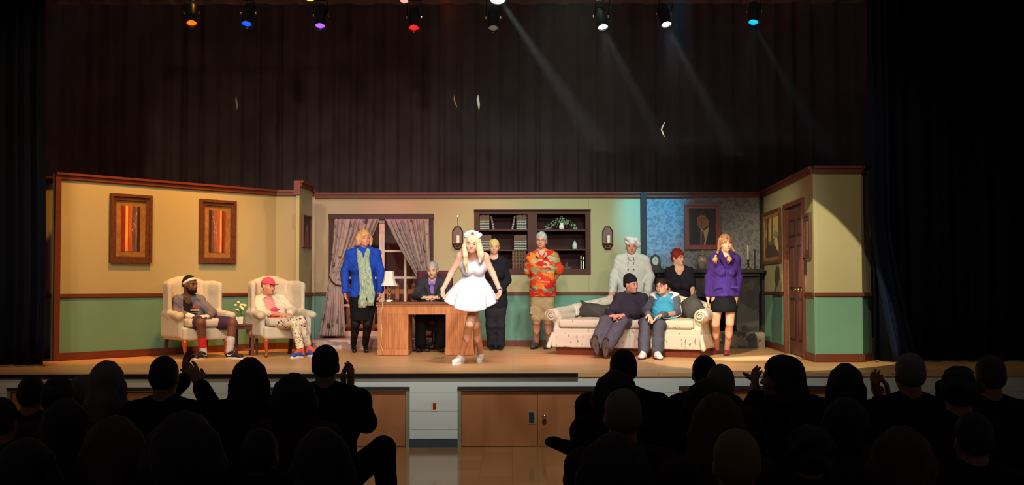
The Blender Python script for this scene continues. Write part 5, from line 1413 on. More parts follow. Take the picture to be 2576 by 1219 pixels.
# ---- 5 person in white nurse dress, bowing
f = Fig(13.35, dict(nk=(1189, 645, -.04), sl=(1160, 645, -.03), sr=(1219, 647, -.03), el=(1134, 689, -.02), er=(1240, 688, -.02), wl=(1113, 730, -.12), wr=(1258, 731, -.12),
                    hl=(1180, 738, .05), hr=(1204, 738, .05), kl=(1196, 816, .0), kr=(1182, 814, -.10), al=ground(1210, 909, .10), ar=ground(1161, 914, .10)),
        (1188, 612, -.20, -4, 10, -5), 1.0, 0, 'fair', 'person with long blonde hair curtsying in a white nurse dress at stage front')
f.head(); f.torso(wide=.93, bust=1.0); f.arm('l', .045, .034, .025); f.arm('r', .045, .034, .025); f.leg('l', .086, .054, .035); f.leg('r', .086, .054, .035)
f.hand(f.J['wl'], (.25, -.15, -1), (.8, -.5, 0), 28, 1); f.hand(f.J['wr'], (-.35, -.15, -1), (-.8, -.5, 0), 30, -1)
f.body(); f.face(1, brow='8a6440')
bl = mat('blonde hair', 'd6be98', .5, .35, bump=.9, bscale=16, var=.2, scale=22, stretch=(5, 5, .4))


def longh(V):
    V.chain([f.H(-.07, .0, .04), f.H(-.085, .01, -.05), W(1170, 640, f.D - .24), W(1171, 662, f.D - .22), W(1174, 684, f.D - .19)], [.032, .030, .030, .026, .012], .03)
    V.chain([f.H(.07, .0, .04), f.H(.088, .01, -.05), W(1210, 640, f.D - .20), W(1207, 658, f.D - .20)], [.034, .038, .038, .018], .03)
    V.chain([f.H(0, -.06, .03), f.H(0, -.09, -.06), W(1188, 660, f.D + .10)], [.08, .075, .07], .04)


f.hair(bl, .010, .016, .015, cut=(.054, .075, .085, .112, -.035), extra=longh, low=None, wr=.001)
q = MB(); q.prism([f.H(-.085, .045, .075), f.H(.085, .045, .075), f.H(.115, .02, .115), f.H(.06, .03, .150), f.H(0, .04, .165), f.H(-.06, .03, .150), f.H(-.10, .02, .115)], f.hf * -.012)
q.prism([f.H(-.085, .045, .075), f.H(-.10, .02, .115), f.H(-.06, -.06, .13), f.H(-.06, -.06, .10)], f.hr * .01); q.prism([f.H(.085, .045, .075), f.H(.115, .02, .115), f.H(.09, -.06, .13), f.H(.06, -.06, .10)], f.hr * -.01)
cap = q.out('nurse_cap', cl('white cap cloth', 'e6e2e0', var=.03), f.o)
q = MB(); c = f.H(0, .052, .122); q.F = Matrix.Translation(c) @ f.HM.to_4x4(); q.box((0, 0, 0), (.020, .002, .006)); q.box((0, 0, 0), (.006, .002, .020)); q.out('red_cross', mat('red cloth', 'c03a4c', .7), cap)
wd = cl('white dress cloth', 'cfc9ce', var=.02, rough=.75); V = Vol(.0075); f.torso(V, .012, wide=.95, hips=False, bust=1.08)
ch = f.shm + (f.pel - f.shm) * .28; wa = f.shm + (f.pel - f.shm) * .62
for e, sd_ in ((-1, 'sl'), (1, 'sr')):   # open shoulders
    V.ell(f.J[sd_] + Vv(e * .035, 0, .02), [.075, .10, .11], .01, op='-')
V.cone(f.J['nk'] + Vv(0, 0, .06), f.J['nk'] + Vv(0, -.14, -.05), .062, .045, .01, op='-'); V.cone(f.J['nk'] + Vv(0, -.12, -.03), f.J['nk'] + Vv(0, -.15, -.13), .05, .006, .01, op='-')
for e in (-1, 1): V.chain([f.J['nk'] + Vv(e * .072, .03, .0), f.J['nk'] + Vv(e * .075, -.07, -.02), ch + Vv(e * .07, -.11, .03)], [.018, .018, .03], .01, ((0, 1, 0), 1.6))
f.part(V, 'dress_top', wd)
# skirt of the dress: a flared pleated sheet pulled out to both hands
wc = W(1191, 697, f.D + .01); q = MB(); NU, NV = 120, 26
rim = {0: W(1249, 756, f.D - .14), 180: W(1116, 752, f.D - .14)}


def skf(u, v):
    a = 2 * math.pi * u; ca, sa_ = math.cos(a), math.sin(a)
    rx0, ry0 = .128, .10; top = wc + Vv(rx0 * ca, ry0 * sa_, 0)
    x1 = 1183 + (66 * ca if ca > 0 else 67 * ca); fy = .30
    front = sa_ < 0
    py = 757 - 4 * ca * 0 + (27 if front else 4) * (1 - ca * ca) ** 1.0 + (2 if ca > 0 else -3) * abs(ca)
    bot = W(x1, py, f.D + fy * sa_ - .13 * ca * ca)
    pl = math.sin(a * 9 + 1.2 * math.sin(a * 2)) * .022 * v + .012 * v * math.sin(a * 17)
    e = v ** .85 if ca * ca < .6 else v
    p = top.lerp(bot, v); p += Vv(ca, sa_, 0) * (.05 * math.sin(math.pi * v) * (1 - .6 * ca * ca) + pl * (1 - .4 * ca * ca))
    return p


q.grid(skf, NU, NV); q.out('dress_skirt', wd, f.o, smooth=True, solid=.005)
q = MB(); q.tube([f.J['wr'] + Vv(.026 * math.cos(a * .785), .026 * math.sin(a * .785), .02 + .006 * math.cos(a * .785)) for a in range(9)], .006, 6); q.out('bracelet', mat('dark bracelet', '5a4a5c', .4, .5, metal=.4), f.o)
ws = mat('white canvas shoe', 'dcd6cc', .7, .25, var=.04)
shoe(f, f.J['al'], (-.12, -1), ws, .255, sole=M['shoe_sole'], laces=M['teeth'], w_=.042, collar=.02); shoe(f, f.J['ar'], (-.5, -.85), ws, .255, sole=M['shoe_sole'], laces=M['teeth'], w_=.042, collar=.02)
for a in 'lr': V = Vol(.006); V.cone(f.J['a' + a] + Vv(0, 0, -.02), f.J['a' + a] + Vv(0, .0, .012), .040, .039, .005); f.part(V, 'sock', cl('white knit', 'd4cec6'))

# ---- 6 person in black behind
f = Fig(16.55, dict(nk=(1243, 649, 0), sl=(1222, 659, 0), sr=(1265, 659, 0), el=(1214, 704, .02), er=(1277, 704, .02), wl=(1232, 738, -.14), wr=(1256, 738, -.14),
                    hl=(1236, 757), hr=(1256, 757), kl=(1235, 816), kr=(1258, 816), al=ground(1238, 880), ar=ground(1258, 880)),
        (1243, 621, -.02, 2, 4, 0), .95, 0, 'fair', 'person with blonde fringe in black top and grey-black trousers standing behind the nurse')
f.head(wide=1.02); f.torso(wide=1.0, bust=1); f.arm('l'); f.arm('r'); f.leg('l'); f.leg('r'); f.hand(f.J['wl'], (.8, -.3, -.5), (.1, .5, -.3), 25, -1); f.hand(f.J['wr'], (-.8, -.3, -.5), (.1, .5, -.3), 25, 1)
f.body(); f.face(.2, brow='a08050'); f.hair(mat('gold blonde hair', 'cfae6c', .6, .3, bump=.9, bscale=16, var=.15, scale=25), .010, .014, .014, cut=(.060, .06, .070, .108, -.050), low=-.05)
bk = cl('black knit', '1e1c22'); V = Vol(.009); f.torso(V, .020, wide=1.12, hips=False, bust=1.05); f.arm('l', V=V, off=.020, cuff=.92); f.arm('r', V=V, off=.020, cuff=.92); V.cone(f.pel + Vv(0, 0, .16), f.pel - Vv(0, 0, .02), .155, .175, .05, (f.tf, 1.35))
V.ell(f.J['nk'] + Vv(0, -.05, .03), [.062, .10, .058], .01, op='-'); V.wrinkle(.003, 45, (1, 0, .5), (.3, 0, 1)); f.part(V, 'black_top', bk)
V = Vol(.009); f.leg('l', .1, .075, .078, V=V, off=.006, upto=1.0, calf=False); f.leg('r', .1, .075, .078, V=V, off=.006, upto=1.0, calf=False); V.cone(f.pel + Vv(0, 0, .02), f.pel - Vv(0, 0, .15), .16, .155, .04, (f.tf, 1.35)); V.wrinkle(.003, 40, (1, 0, 0)); f.part(V, 'trousers', cl('grey black trousers', '2c2930'))
for a in 'lr': shoe(f, f.J['a' + a], (0, -1), mat('black leather', '100f10', .3, .5), .24, w_=.038)
q = MB(); q.tube([f.J['nk'] + Vv(.04 * x, -.075 - .012 * (1 - x * x), -.01 - .04 * (1 - x * x)) for x in (-1, -.6, -.2, .2, .6, 1)], .002, 5); q.ball(f.J['nk'] + Vv(0, -.10, -.055), .008, sub=1); q.out('necklace', mat('dark necklace', '201c1c', .4), f.o)

# ---- 7 person in orange shirt
f = Fig(16.8, dict(nk=(1362, 636, 0), sl=(1338, 649, 0), sr=(1392, 647, 0), el=(1329, 684, .08), er=(1408, 682, .08), wl=(1348, 712, .22), wr=(1388, 710, .22),
                   hl=(1352, 748), hr=(1378, 748), kl=(1350, 806), kr=(1379, 806), al=ground(1349, 876), ar=ground(1382, 876)),
        (1362, 605, -.02, -8, 2, 0), 1.06, -4, 'rosy', 'person with grey hair and glasses in an orange and red tropical shirt and khaki shorts')
f.head(jaw=1.05); f.torso(wide=1.05, belly=.02); f.arm('l', .05, .04, .03); f.arm('r', .05, .04, .03); f.leg('l', .085, .058, .038); f.leg('r', .085, .058, .038); f.hand(f.J['wl'], (.8, .1, -.4), (0, -.5, 0), 20, 1); f.hand(f.J['wr'], (-.8, .1, -.4), (0, -.5, 0), 20, -1)
f.body(); f.face(.9, glasses='5a5452', brow='9a948c'); f.hair(mat('grey hair', 'aaa69c', .7, .3, bump=.9, bscale=16, var=.2, scale=22), .008, .014, .008, cut=(.062, .07, .075, .102, -.018), low=-.045)
hw = mat('tropical shirt print', 'c84a24', .8, .15, kind='cells', scale=13, stretch=(.8, .8, 1.5), cols=['b0a47c', 'd83a20', 'e87828', 'c82420', '8a8458', 'e8a040', 'd84a22'], stops=[0, .20, .42, .55, .72, .82, .90])
V = Vol(.009); f.torso(V, .026, wide=1.10, hips=False, belly=.03); V.cone(f.pel + Vv(0, 0, .2), f.pel + Vv(0, 0, .0), .18, .185, .05, (f.tf, 1.3)); V.cut(W(1362, 745, f.D), (0, 0, -1))
for a in 'lr': V.cone(f.J['s' + a], f.J['s' + a] + (f.J['e' + a] - f.J['s' + a]) * .88, .078, .080, .03)
V.cone(f.J['nk'] + Vv(0, -.08, .04), f.J['nk'] + Vv(0, -.13, -.08), .055, .012, .01, (f.tf, .7), op='-'); V.wrinkle(.003, 40, (1, 0, .5), (.3, 0, 1)); sh_ = f.part(V, 'tropical_shirt', hw)
q = MB(); nk = f.J['nk']
for e in (-1, 1): q.prism([nk + Vv(e * .030, -.135, -.075), nk + Vv(e * .060, -.085, .022), nk + Vv(e * .088, -.09, -.01), nk + Vv(e * .078, -.13, -.05)], (0, -.008, 0))
q.out('collar', cl('sage collar', 'a89c70'), f.o)
q = MB(); kh = cl('khaki cloth', 'a88a66'); V = Vol(.009)
for a in 'lr': V.cone(f.J['h' + a], f.J['h' + a] + (f.J['k' + a] - f.J['h' + a]) * .86, .105, .092, .03)
V.cone(f.pel + Vv(0, 0, .05), f.pel - Vv(0, 0, .06), .16, .165, .04, (f.tf, 1.35)); V.wrinkle(.003, 40, (1, 0, .3)); V.box(f.J['hl'] + (f.J['kl'] - f.J['hl']) * .55 + Vv(-.075, -.03, 0), (.03, .05, .06), .015, .01); f.part(V, 'shorts', kh)
for a in 'lr': shoe(f, f.J['a' + a], (-.35, -1), mat('dark grey shoe', '3c3d3a', .7, .2), .29, sole=M['blackplastic'], laces=mat('grey laces', '9a9696', .7))
q = MB(); q.ball(f.H(.078, .0, -.045), .008, sub=1); q.out('earpiece', mat('white plastic', 'e8eef8', .3), f.o)

# ---- 8 chef
f = Fig(16.5, dict(nk=(1589, 645, 0), sl=(1559, 656, 0), sr=(1620, 656, 0), el=(1544, 696, 0), er=(1635, 695, -.02), wl=(1541, 734, -.28), wr=(1629, 733, -.26),
                   hl=(1575, 765), hr=(1603, 765), kl=(1575, 820), kr=(1603, 820), al=ground(1575, 877), ar=ground(1603, 877)),
        (1588, 621, -.02, -2, 2, 0), 1.02, 0, 'rosy', 'person in a white double-breasted chef jacket and floppy white hat standing behind the sofa')
f.head(jaw=1.15, wide=1.06); f.torso(wide=1.1); f.arm('l'); f.arm('r'); f.leg('l'); f.leg('r'); f.hand(f.J['wl'], (-.5, -.6, -.5), (0, -.2, -1), 14, 1); f.hand(f.J['wr'], (-.2, -.7, -.6), (0, -.2, -1), 16, -1)
f.body(); f.face(.6, brow='7a5a44'); f.hair(mat('light brown hair', '8a6a50', .8, .3, bump=.9, bscale=16), .004, .0, .006, low=-.035)
wj = cl('white jacket cloth', 'cfccc2', var=.03); V = Vol(.009); f.torso(V, .030, wide=1.18, hips=False); f.arm('l', V=V, off=.030, cuff=.93); f.arm('r', V=V, off=.030, cuff=.93)
V.cone(f.shm + (f.pel - f.shm) * .3, f.pel - Vv(0, 0, .05), .205, .22, .05, (f.tf, 1.35)); V.wrinkle(.004, 34, (1, 0, .6), (.3, 0, 1)); f.part(V, 'chef_jacket', wj)
q = MB(); nk = f.J['nk']
for e in (-1, 1): q.prism([nk + Vv(e * .012, -.105, -.045), nk + Vv(e * .068, -.075, .038), nk + Vv(e * .085, -.03, .045), nk + Vv(e * .085, -.05, -.02), nk + Vv(e * .03, -.115, -.06)], (0, -.010, 0))
q.out('stand_collar', wj, f.o)
q = MB()
for py in (648, 661, 677):
    for px in (1580, 1594): q.lathe(W(px, py, f.D - (.155 if py > 650 else .14)), [(.010, 0), (.010, .012), (.001, .014)], 10, axis=(0, -1, 0))
q.out('buttons', mat('black buttons', '141416', .4), f.o)
V = Vol(.008); V.ell(f.H(0, -.008, .062), [.085, .103, .05], .02, f.HM); V.cut(f.H(0, 0, .032), -f.hu)
V.ell(f.H(-.03, -.005, .115), [.075, .10, .045], .03, f.HM); V.ell(f.H(.03, -.01, .10), [.10, .11, .045], .03, f.HM); V.ell(f.H(.10, -.01, .05), [.045, .08, .07], .03, f.HM); V.wrinkle(.005, 60, (1, 0, .3), (.3, 0, 1)); f.part(V, 'chef_hat', cl('white hat cloth', 'e4e2de', var=.02))
V = Vol(.01); f.leg('l', V=V, off=.02, upto=.95, calf=False); f.leg('r', V=V, off=.02, upto=.95, calf=False); V.cone(f.J['hl'], f.J['hr'], .12, .12, .04); f.part(V, 'trousers', cl('dark trousers', '201d20'))
for a in 'lr': shoe(f, f.J['a' + a], (0, -1), mat('black leather', '100f10', .3, .5), .27)

# ---- 9 person in black beanie on the sofa
f = Fig(15.45, dict(nk=(1586, 742, .1), sl=(1557, 752, .05), sr=(1616, 752, .05), el=(1534, 788, -.08), er=(1622, 786, -.05), wl=(1538, 794, -.47), wr=(1567, 793, -.50),
                    hl=(1563, 812, 0), hr=(1597, 812, 0), kl=(1524, 808, -.42), kr=(1566, 808, -.46), al=W(1500, 868, 14.72), ar=W(1524, 874, 14.66)),
        (1588, 716, 0, 38, 3, 0), 1.04, -8, 'rosy', 'person in a black knit cap and dark sweater with legs stretched from the sofa')
f.head(nose=1.05); f.torso(wide=1.05); f.arm('l'); f.arm('r'); f.leg('l'); f.leg('r'); f.hand(f.J['wl'], (1, -.35, 0), (.1, .4, -1), 26, -1); f.hand(f.J['wr'], (-1, -.35, 0), (.1, .4, -1), 26, 1)
f.body(); f.face(0, brow='8a7a6c')
V = Vol(.0075); V.ell(f.H(0, -.022, .052), [.088, .108, .092], .02, f.HM); V.ell(f.H(0, -.055, .10), [.06, .07, .05], .04, f.HM); V.ell(f.H(0, -.07, -.01), [.07, .05, .05], .03, f.HM); V.cut(f.H(0, .06, .035), -(f.hu + f.hf * -.45)); V.wrinkle(.0015, 160, f.hr); f.part(V, 'knit_cap', cl('black knit cap cloth', '211f22'))
sw = cl('dark purple grey sweater', '34303a', scale=30); V = Vol(.009); f.torso(V, .024, wide=1.12, hips=False); f.arm('l', V=V, off=.022, cuff=.92); f.arm('r', V=V, off=.022, cuff=.92); V.cone(f.pel + Vv(0, -.02, .16), f.pel + Vv(0, -.05, .06), .17, .165, .05, (f.tf, 1.25)); V.cone(f.J['nk'], f.J['nk'] + Vv(0, 0, .03), .066, .062, .02); V.wrinkle(.004, 42, (1, 0, .7), (.3, 0, 1)); f.part(V, 'sweater', sw)
tr = cl('grey trousers', '57535c'); V = Vol(.009)
for a in 'lr': V.cone(f.J['h' + a], f.J['k' + a], .105, .085, .04); V.cone(f.J['k' + a], f.J['k' + a] + (f.J['a' + a] - f.J['k' + a]) * .9, .085, .10, .03)
V.cone(f.J['hl'], f.J['hr'], .115, .115, .04); V.wrinkle(.004, 40, (1, 0, .2), (0, 0, 1)); f.part(V, 'trousers', tr)
bsn = mat('brown sole', '5c4c44', .8, .2, var=.15, scale=14)
for a in 'lr':
    c = f.J['a' + a]; V = Vol(.0065); n = Vv(-.12, -1, -.25).normalized(); u = Vv(-.1 if a == 'l' else .05, .18, 1).normalized(); u = (u - n * u.dot(n)).normalized()
    V.chain([c + u * .10 - n * .0, c + n * .03 + u * .02, c + n * .03 - u * .09], [.040, .050, .040], .02, (n, .95)); so = f.part(V, 'shoe', mat('dark brown shoe', '332824', .5, .3))
    q = MB(); sd_ = n.cross(u); q.prism([c + n * .072 + u * (.02 + .125 * math.cos(t_ * .314) - .0) + sd_ * ((.044 if math.cos(t_ * .314) > 0 else .036) * math.sin(t_ * .314)) for t_ in range(20)], n * .014); q.out('sole', bsn, so)

# ---- 10 person in teal shirt
f = Fig(15.3, dict(nk=(1670, 746, .12), sl=(1644, 756, .08), sr=(1697, 755, .08), el=(1622, 784, 0), er=(1704, 788, 0), wl=(1632, 791, -.46), wr=(1664, 792, -.46),
                   hl=(1652, 816, .02), hr=(1684, 816, .02), kl=(1622, 812, -.42), kr=(1658, 818, -.46), al=ground(1619, 902, .09), ar=ground(1653, 903, .09)),
        (1665, 720, .03, -36, 2, 4), .98, -10, 'fair', 'person in a teal shirt and grey track jacket sitting on the sofa')
f.head(); f.torso(wide=1.02, bust=1.1); f.arm('l'); f.arm('r'); f.leg('l'); f.leg('r'); f.hand(f.J['wl'], (.2, -.75, -.65), (0, -.5, -.8), 10, -1, spread=9); f.hand(f.J['wr'], (-.9, -.45, -.35), (0, -.3, -1), 14, 1)
f.body(); f.face(.9, glasses='4a4248', brow='2c1c18'); f.hair(mat('dark brown hair', '281a18', .6, .3, bump=.9, bscale=16), .004, .006, .012, cut=(.062, .07, .078, .100, -.022), low=-.06, extra=lambda V: V.ell(f.H(0, -.125, -.05), [.032, .035, .034], .02, f.HM))
tl = cl('teal shirt cloth', '3c8cb0'); V = Vol(.009); f.torso(V, .016, wide=1.08, hips=False, bust=1.15); V.cone(f.pel + Vv(0, -.02, .16), f.pel + Vv(.02, -.16, .04), .16, .13, .05, (f.tf, 1.1)); V.ell(f.J['nk'] + Vv(-.01, -.05, .05), [.06, .08, .05], .01, op='-'); V.wrinkle(.004, 50, (1, 0, .5), (.3, 0, 1)); f.part(V, 'shirt', tl)
tj = cl('grey track jacket', '54535a'); V = Vol(.009); f.torso(V, .024, wide=1.02, hips=False); f.arm('l', V=V, off=.022, cuff=.96); f.arm('r', V=V, off=.022, cuff=.96); V.cone(f.J['nk'] + Vv(-.01, -.14, .06), f.pel + Vv(0, -.2, .1), .12, .15, .01, (f.tf, .6), op='-'); V.wrinkle(.003, 42, (1, 0, .6), (.3, 0, 1)); f.part(V, 'track_jacket', tj)
q = MB(); wp = cl('white piping', 'd4d4d8')
for a, e in (('l', -1), ('r', 1)):
    s0, e0, w0 = f.J['s' + a], f.J['e' + a], f.J['w' + a]; q.tube([s0 + Vv(e * .03, -.03, .065), s0 + (e0 - s0) * .35 + Vv(e * .062, -.025, 0), e0 + Vv(e * .055, -.03, 0), e0 + (w0 - e0) * .15 + Vv(e * .045, -.02, -.035), e0 + (w0 - e0) * .5 + Vv(e * .01, -.03, -.055), e0 + (w0 - e0) * .9 + Vv(0, -.02, -.048)], .006, 6)
q.out('piping', wp, f.o)
V = Vol(.008); nk = f.J['nk']
V.chain([nk + Vv(.09, -.10, -.02), nk + Vv(.165, -.05, .03), nk + Vv(.12, .07, .05), nk + Vv(0, .10, .05), nk + Vv(-.11, .07, .05), nk + Vv(-.16, -.05, .02), nk + Vv(-.12, -.12, -.03)], [.016, .038, .034, .034, .034, .036, .016], .02, ((0, 0, 1), 1.4)); f.part(V, 'jacket_collar', wp, 'pale turned-down collar')
V = Vol(.009)
for a in 'lr': V.cone(f.J['h' + a], f.J['k' + a], .10, .080, .04); V.cone(f.J['k' + a], f.J['k' + a] + (f.J['a' + a] - f.J['k' + a]) * .93, .078, .080, .03)
V.cone(f.J['hl'], f.J['hr'], .115, .115, .04); V.wrinkle(.0035, 40, (1, 0, .2), (0, 0, 1)); f.part(V, 'trousers', cl('slate trousers', '4a4852'))
for a in 'lr': shoe(f, f.J['a' + a], (-.35 if a == 'l' else .1, -1), mat('white and grey trainer', 'cfc8c4', .6, .3, var=.15, scale=12), .265, sole=mat('dark grey sole', '38343a', .7), soleh=.016, laces=mat('grey laces', '9a9696', .7))

# ---- 11 person with red hair
f = Fig(16.45, dict(nk=(1708, 674, 0), sl=(1686, 684, .02), sr=(1733, 684, -.02), el=(1680, 722, 0), er=(1741, 720, -.04), wl=(1686, 755, -.2), wr=(1744, 750, -.22),
                    hl=(1698, 785), hr=(1724, 785), kl=(1698, 830), kr=(1724, 830), al=ground(1698, 878), ar=ground(1724, 878)),
        (1706, 649, -.01, 34, 0, 0), 1.0, 10, 'fair', 'person with short red hair in a black v-neck top behind the sofa end')
f.head(); f.torso(wide=1.05, bust=1.15); f.arm('l'); f.arm('r'); f.leg('l', .08, .05, .035); f.leg('r', .08, .05, .035); f.hand(f.J['wl'], (.2, -.7, -.5), (0, -.2, -1), 14, 1); f.hand(f.J['wr'], (-.15, -.8, -.5), (0, -.2, -1), 10, -1, spread=8)
f.body(); f.face(.3, glasses='8a5a50', brow='6a3020')


def tufts(V):
    rr = random.Random(5)
    for i in range(26):
        a = rr.uniform(0, 6.28); b = rr.uniform(.2, 1.3); d = Vv(math.cos(a) * math.cos(b), math.sin(a) * math.cos(b), math.sin(b)); p = f.H(d.x * .085, -.02 + d.y * .10, .045 + d.z * .088); V.ell(p, [.02, .02, .018], .015)


f.hair(mat('red hair', '7c2018', .6, .3, bump=.9, bscale=16, var=.3, scale=30), .010, .016, .012, cut=(.058, .07, .080, .108, -.032), extra=tufts, low=-.065)
V = Vol(.009); f.torso(V, .020, wide=1.12, hips=False, bust=1.2); V.cone(f.shm + (f.pel - f.shm) * .6, f.pel, .16, .19, .05, (f.tf, 1.3))
for a in 'lr': V.cone(f.J['s' + a], f.J['s' + a] + (f.J['e' + a] - f.J['s' + a]) * .85, .072, .066, .03)
nk = f.J['nk']; V.ell(nk + Vv(0, -.03, .05), [.075, .09, .05], .01, op='-'); V.cone(nk + Vv(.0, -.09, .0), nk + Vv(.01, -.13, -.14), .072, .012, .008, (f.tf, .6), op='-'); V.wrinkle(.003, 42, (1, 0, .6), (.3, 0, 1)); f.part(V, 'black_top', bk)
V = Vol(.01); f.leg('l', .09, .07, .06, V=V, off=.01, upto=.97, calf=False); f.leg('r', .09, .07, .06, V=V, off=.01, upto=.97, calf=False); V.cone(f.J['hl'], f.J['hr'], .12, .12, .04); f.part(V, 'trousers', cl('dark trousers', '201d20'))
for a in 'lr': shoe(f, f.J['a' + a], (0, -1), mat('black leather', '100f10', .3, .5), .24)
q = MB(); q.tube([f.J['wr'] + Vv(.030 * math.cos(a * .785), .030 * math.sin(a * .785), .012) for a in range(9)], .005, 6); q.out('watch_strap', M['blackplastic'], f.o)

# ---- 12 person in purple blazer
f = Fig(15.05, dict(nk=(1824, 642, 0), sl=(1799, 653, 0), sr=(1849, 653, 0), el=(1784, 700, .03), er=(1857, 700, .03), wl=(1781, 749, -.02), wr=(1851, 752, -.02),
                    hl=(1806, 748), hr=(1838, 748), kl=(1800, 814), kr=(1836, 812), al=ground(1803, 891, .075), ar=ground(1829, 893, .075)),
        (1825, 613, -.02, 10, 3, 0), .98, 4, 'fair', 'person in a purple blazer and black miniskirt with two plaits standing right of the sofa')
f.head(); f.torso(wide=.98, bust=.8); f.arm('l'); f.arm('r'); f.leg('l', .085, .056, .036); f.leg('r', .085, .056, .036); f.hand(f.J['wl'], (0, -.05, -1), (1, 0, 0), 10, -1); f.hand(f.J['wr'], (0, -.05, -1), (-1, 0, 0), 14, 1)
f.body(); f.face(0, brow='5a3a2c')
bh = mat('light brown streaked hair', '7a5038', .6, .3, bump=.9, bscale=16, kind='noise', scale=26, cols=['5c3626', 'a87a54', '7a4c34'], stops=[.35, .55, .7], stretch=(3, 3, .5))


def plaits(V):
    for e, x, y1 in ((-1, 1805, 655), (1, 1846, 650)):
        a = f.H(e * .08, -.01, -.02); b = W(x, y1 - 20, f.D - .14); c = W(x, y1, f.D - .17)
        V.chain([f.H(e * .07, -.01, .05), a, a.lerp(b, .35)], [.034, .03, .018], .02)
        for t_ in range(7): V.ell(a.lerp(b, .35).lerp(b, t_ / 6), [.017, .017, .019], .006)


f.hair(bh, .014, .020, .016, cut=(.054, .062, .078, .115, -.042), extra=plaits, low=None)
for e, x, y1 in ((-1, 1801, 651), (1, 1833, 650)):
    V = Vol(.007); c = W(x, y1 + 2, f.D - .19); V.chain([c + Vv(0, 0, .05), c + Vv(e * .010, 0, .0), c + Vv(0, 0, -.045)], [.010, .030, .012], .02, ((0, 1, 0), 1.5)); V.ell(c + Vv(0, -.02, -.035), [.006, .04, .016], .006, op='-'); f.part(V, 'plait_end', mat('golden hair tuft', 'b87c34', .7, .3, bump=.9, bscale=16, var=.25, scale=60, stretch=(1, 1, .3)))
    q = MB(); q.ball(c + Vv(0, -.0, .05), .017, sub=2); q.out('hair_bobble', mat('gold bobble', 'c89440', .5), f.o, smooth=True)
pb = cl('purple wool', '3c2368'); V = Vol(.009); f.torso(V, .024, wide=1.06, hips=False, bust=.8); f.arm('l', V=V, off=.022, cuff=.97); f.arm('r', V=V, off=.022, cuff=.97); V.cone(f.shm + (f.pel - f.shm) * .62, f.pel + Vv(0, 0, .0), .150, .19, .05, (f.tf, 1.35))
for a in 'lr': V.ell(f.J['s' + a] + Vv(0, 0, .015), [.07, .06, .055], .02)
nk = f.J['nk']; V.cone(nk + Vv(0, -.13, .05), nk + Vv(0, -.15, -.16), .055, .012, .008, (f.tf, .6), op='-'); V.cut(W(1824, 745, f.D), (0, 0, -1)); V.wrinkle(.003, 36, (1, 0, .5), (.3, 0, 1)); f.part(V, 'blazer', pb)
q = MB()
for e in (-1, 1): q.prism([nk + Vv(e * .05, -.07, .03), nk + Vv(e * .105, -.115, -.03), nk + Vv(e * .08, -.145, -.07), nk + Vv(e * .012, -.158, -.20), nk + Vv(e * .02, -.15, -.14), nk + Vv(e * .045, -.125, -.04)], (0, -.008, 0))
q.out('lapels', cl('dark purple lapel', '2c1a50'), f.o)
q = MB(); pa = f.pel
for e in (-1, 1): q.box(pa + Vv(e * .11, -.155, .14), (.055, .006, .012), bev=.003)
q.box(pa + Vv(.0, -.165, .20), (.004, .004, .18)); q.out('pockets', pb, f.o)
V = Vol(.008); f.torso(V, .010, hips=False, bust=.8); V.ell(nk + Vv(0, -.06, .05), [.055, .08, .05], .01, op='-'); f.part(V, 'blouse', cl('magenta blouse', '9a4ab0'))
V = Vol(.008); V.cone(f.pel + Vv(0, 0, .05), W(1822, 772, f.D), .165, .175, .05, (f.tf, 1.3)); V.cone(W(1808, 774, f.D), W(1836, 774, f.D), .10, .10, .03); V.cut(W(1822, 784, f.D), (0, 0, -1)); f.part(V, 'miniskirt', blk)
mg = mat('magenta flat shoe', '7c2450', .4, .4)
shoe(f, f.J['al'], (-.9, -.5), mg, .24, w_=.037, flatt=True); shoe(f, f.J['ar'], (-.3, -1), mg, .24, w_=.037, flatt=True)

# ================================================================== audience
M['seatmetal'] = mat('dark chair metal', '1a1816', .5, .4, metal=.3); M['seatpad'] = mat('dark chair pad', '191514', .8, .15)
AUDCH = []


def hall_chair(loc, rz, label):
    """folding chair: seat, backrest and four legs; later ones copy the first"""
    if not AUDCH:
        t = empty('folding_chair', Vector((0, 0, 0)), label, 'chair', 'folding chairs of the audience')
        kids = []
        q = MB(); q.box((0, 0, .44), (.20, .20, .018), bev=.012); kids.append(q.out('seat', M['seatpad'], t))
        q = MB(); q.box((0, -.235, .74), (.19, .012, .09), bev=.01); kids.append(q.out('backrest', M['seatpad'], t))
        for sx in (-1, 1):
            q = MB(); q.tube([(sx * .205, -.25, .83), (sx * .205, -.16, .44), (sx * .205, .20, .012)], .011, 6); kids.append(q.out('leg', M['seatmetal'], t))
            q = MB(); q.tube([(sx * .19, .12, .43), (sx * .19, -.24, .012)], .011, 6); kids.append(q.out('leg', M['seatmetal'], t))
        AUDCH.append((t, kids)); r = t
    else:
        t, kids = AUDCH[0]; r = t.copy(); C.objects.link(r)
        for k in kids: c = k.copy(); C.objects.link(c); c.parent = r
    r['label'] = label; r.location = loc; r.rotation_euler = (0, 0, rz)
    return r


AHAIR = {'dark': mat('spectator dark hair', '1a1310', .7, .3), 'brown': mat('spectator brown hair', '33221a', .7, .3), 'grey': mat('spectator grey hair', '5a5450', .7, .3), 'fair': mat('spectator fair hair', '5c4630', .7, .3)}
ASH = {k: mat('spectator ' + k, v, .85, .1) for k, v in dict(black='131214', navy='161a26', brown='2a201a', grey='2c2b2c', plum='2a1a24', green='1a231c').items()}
ASK = mat('spectator skin', '8a5c48', .55, .3)


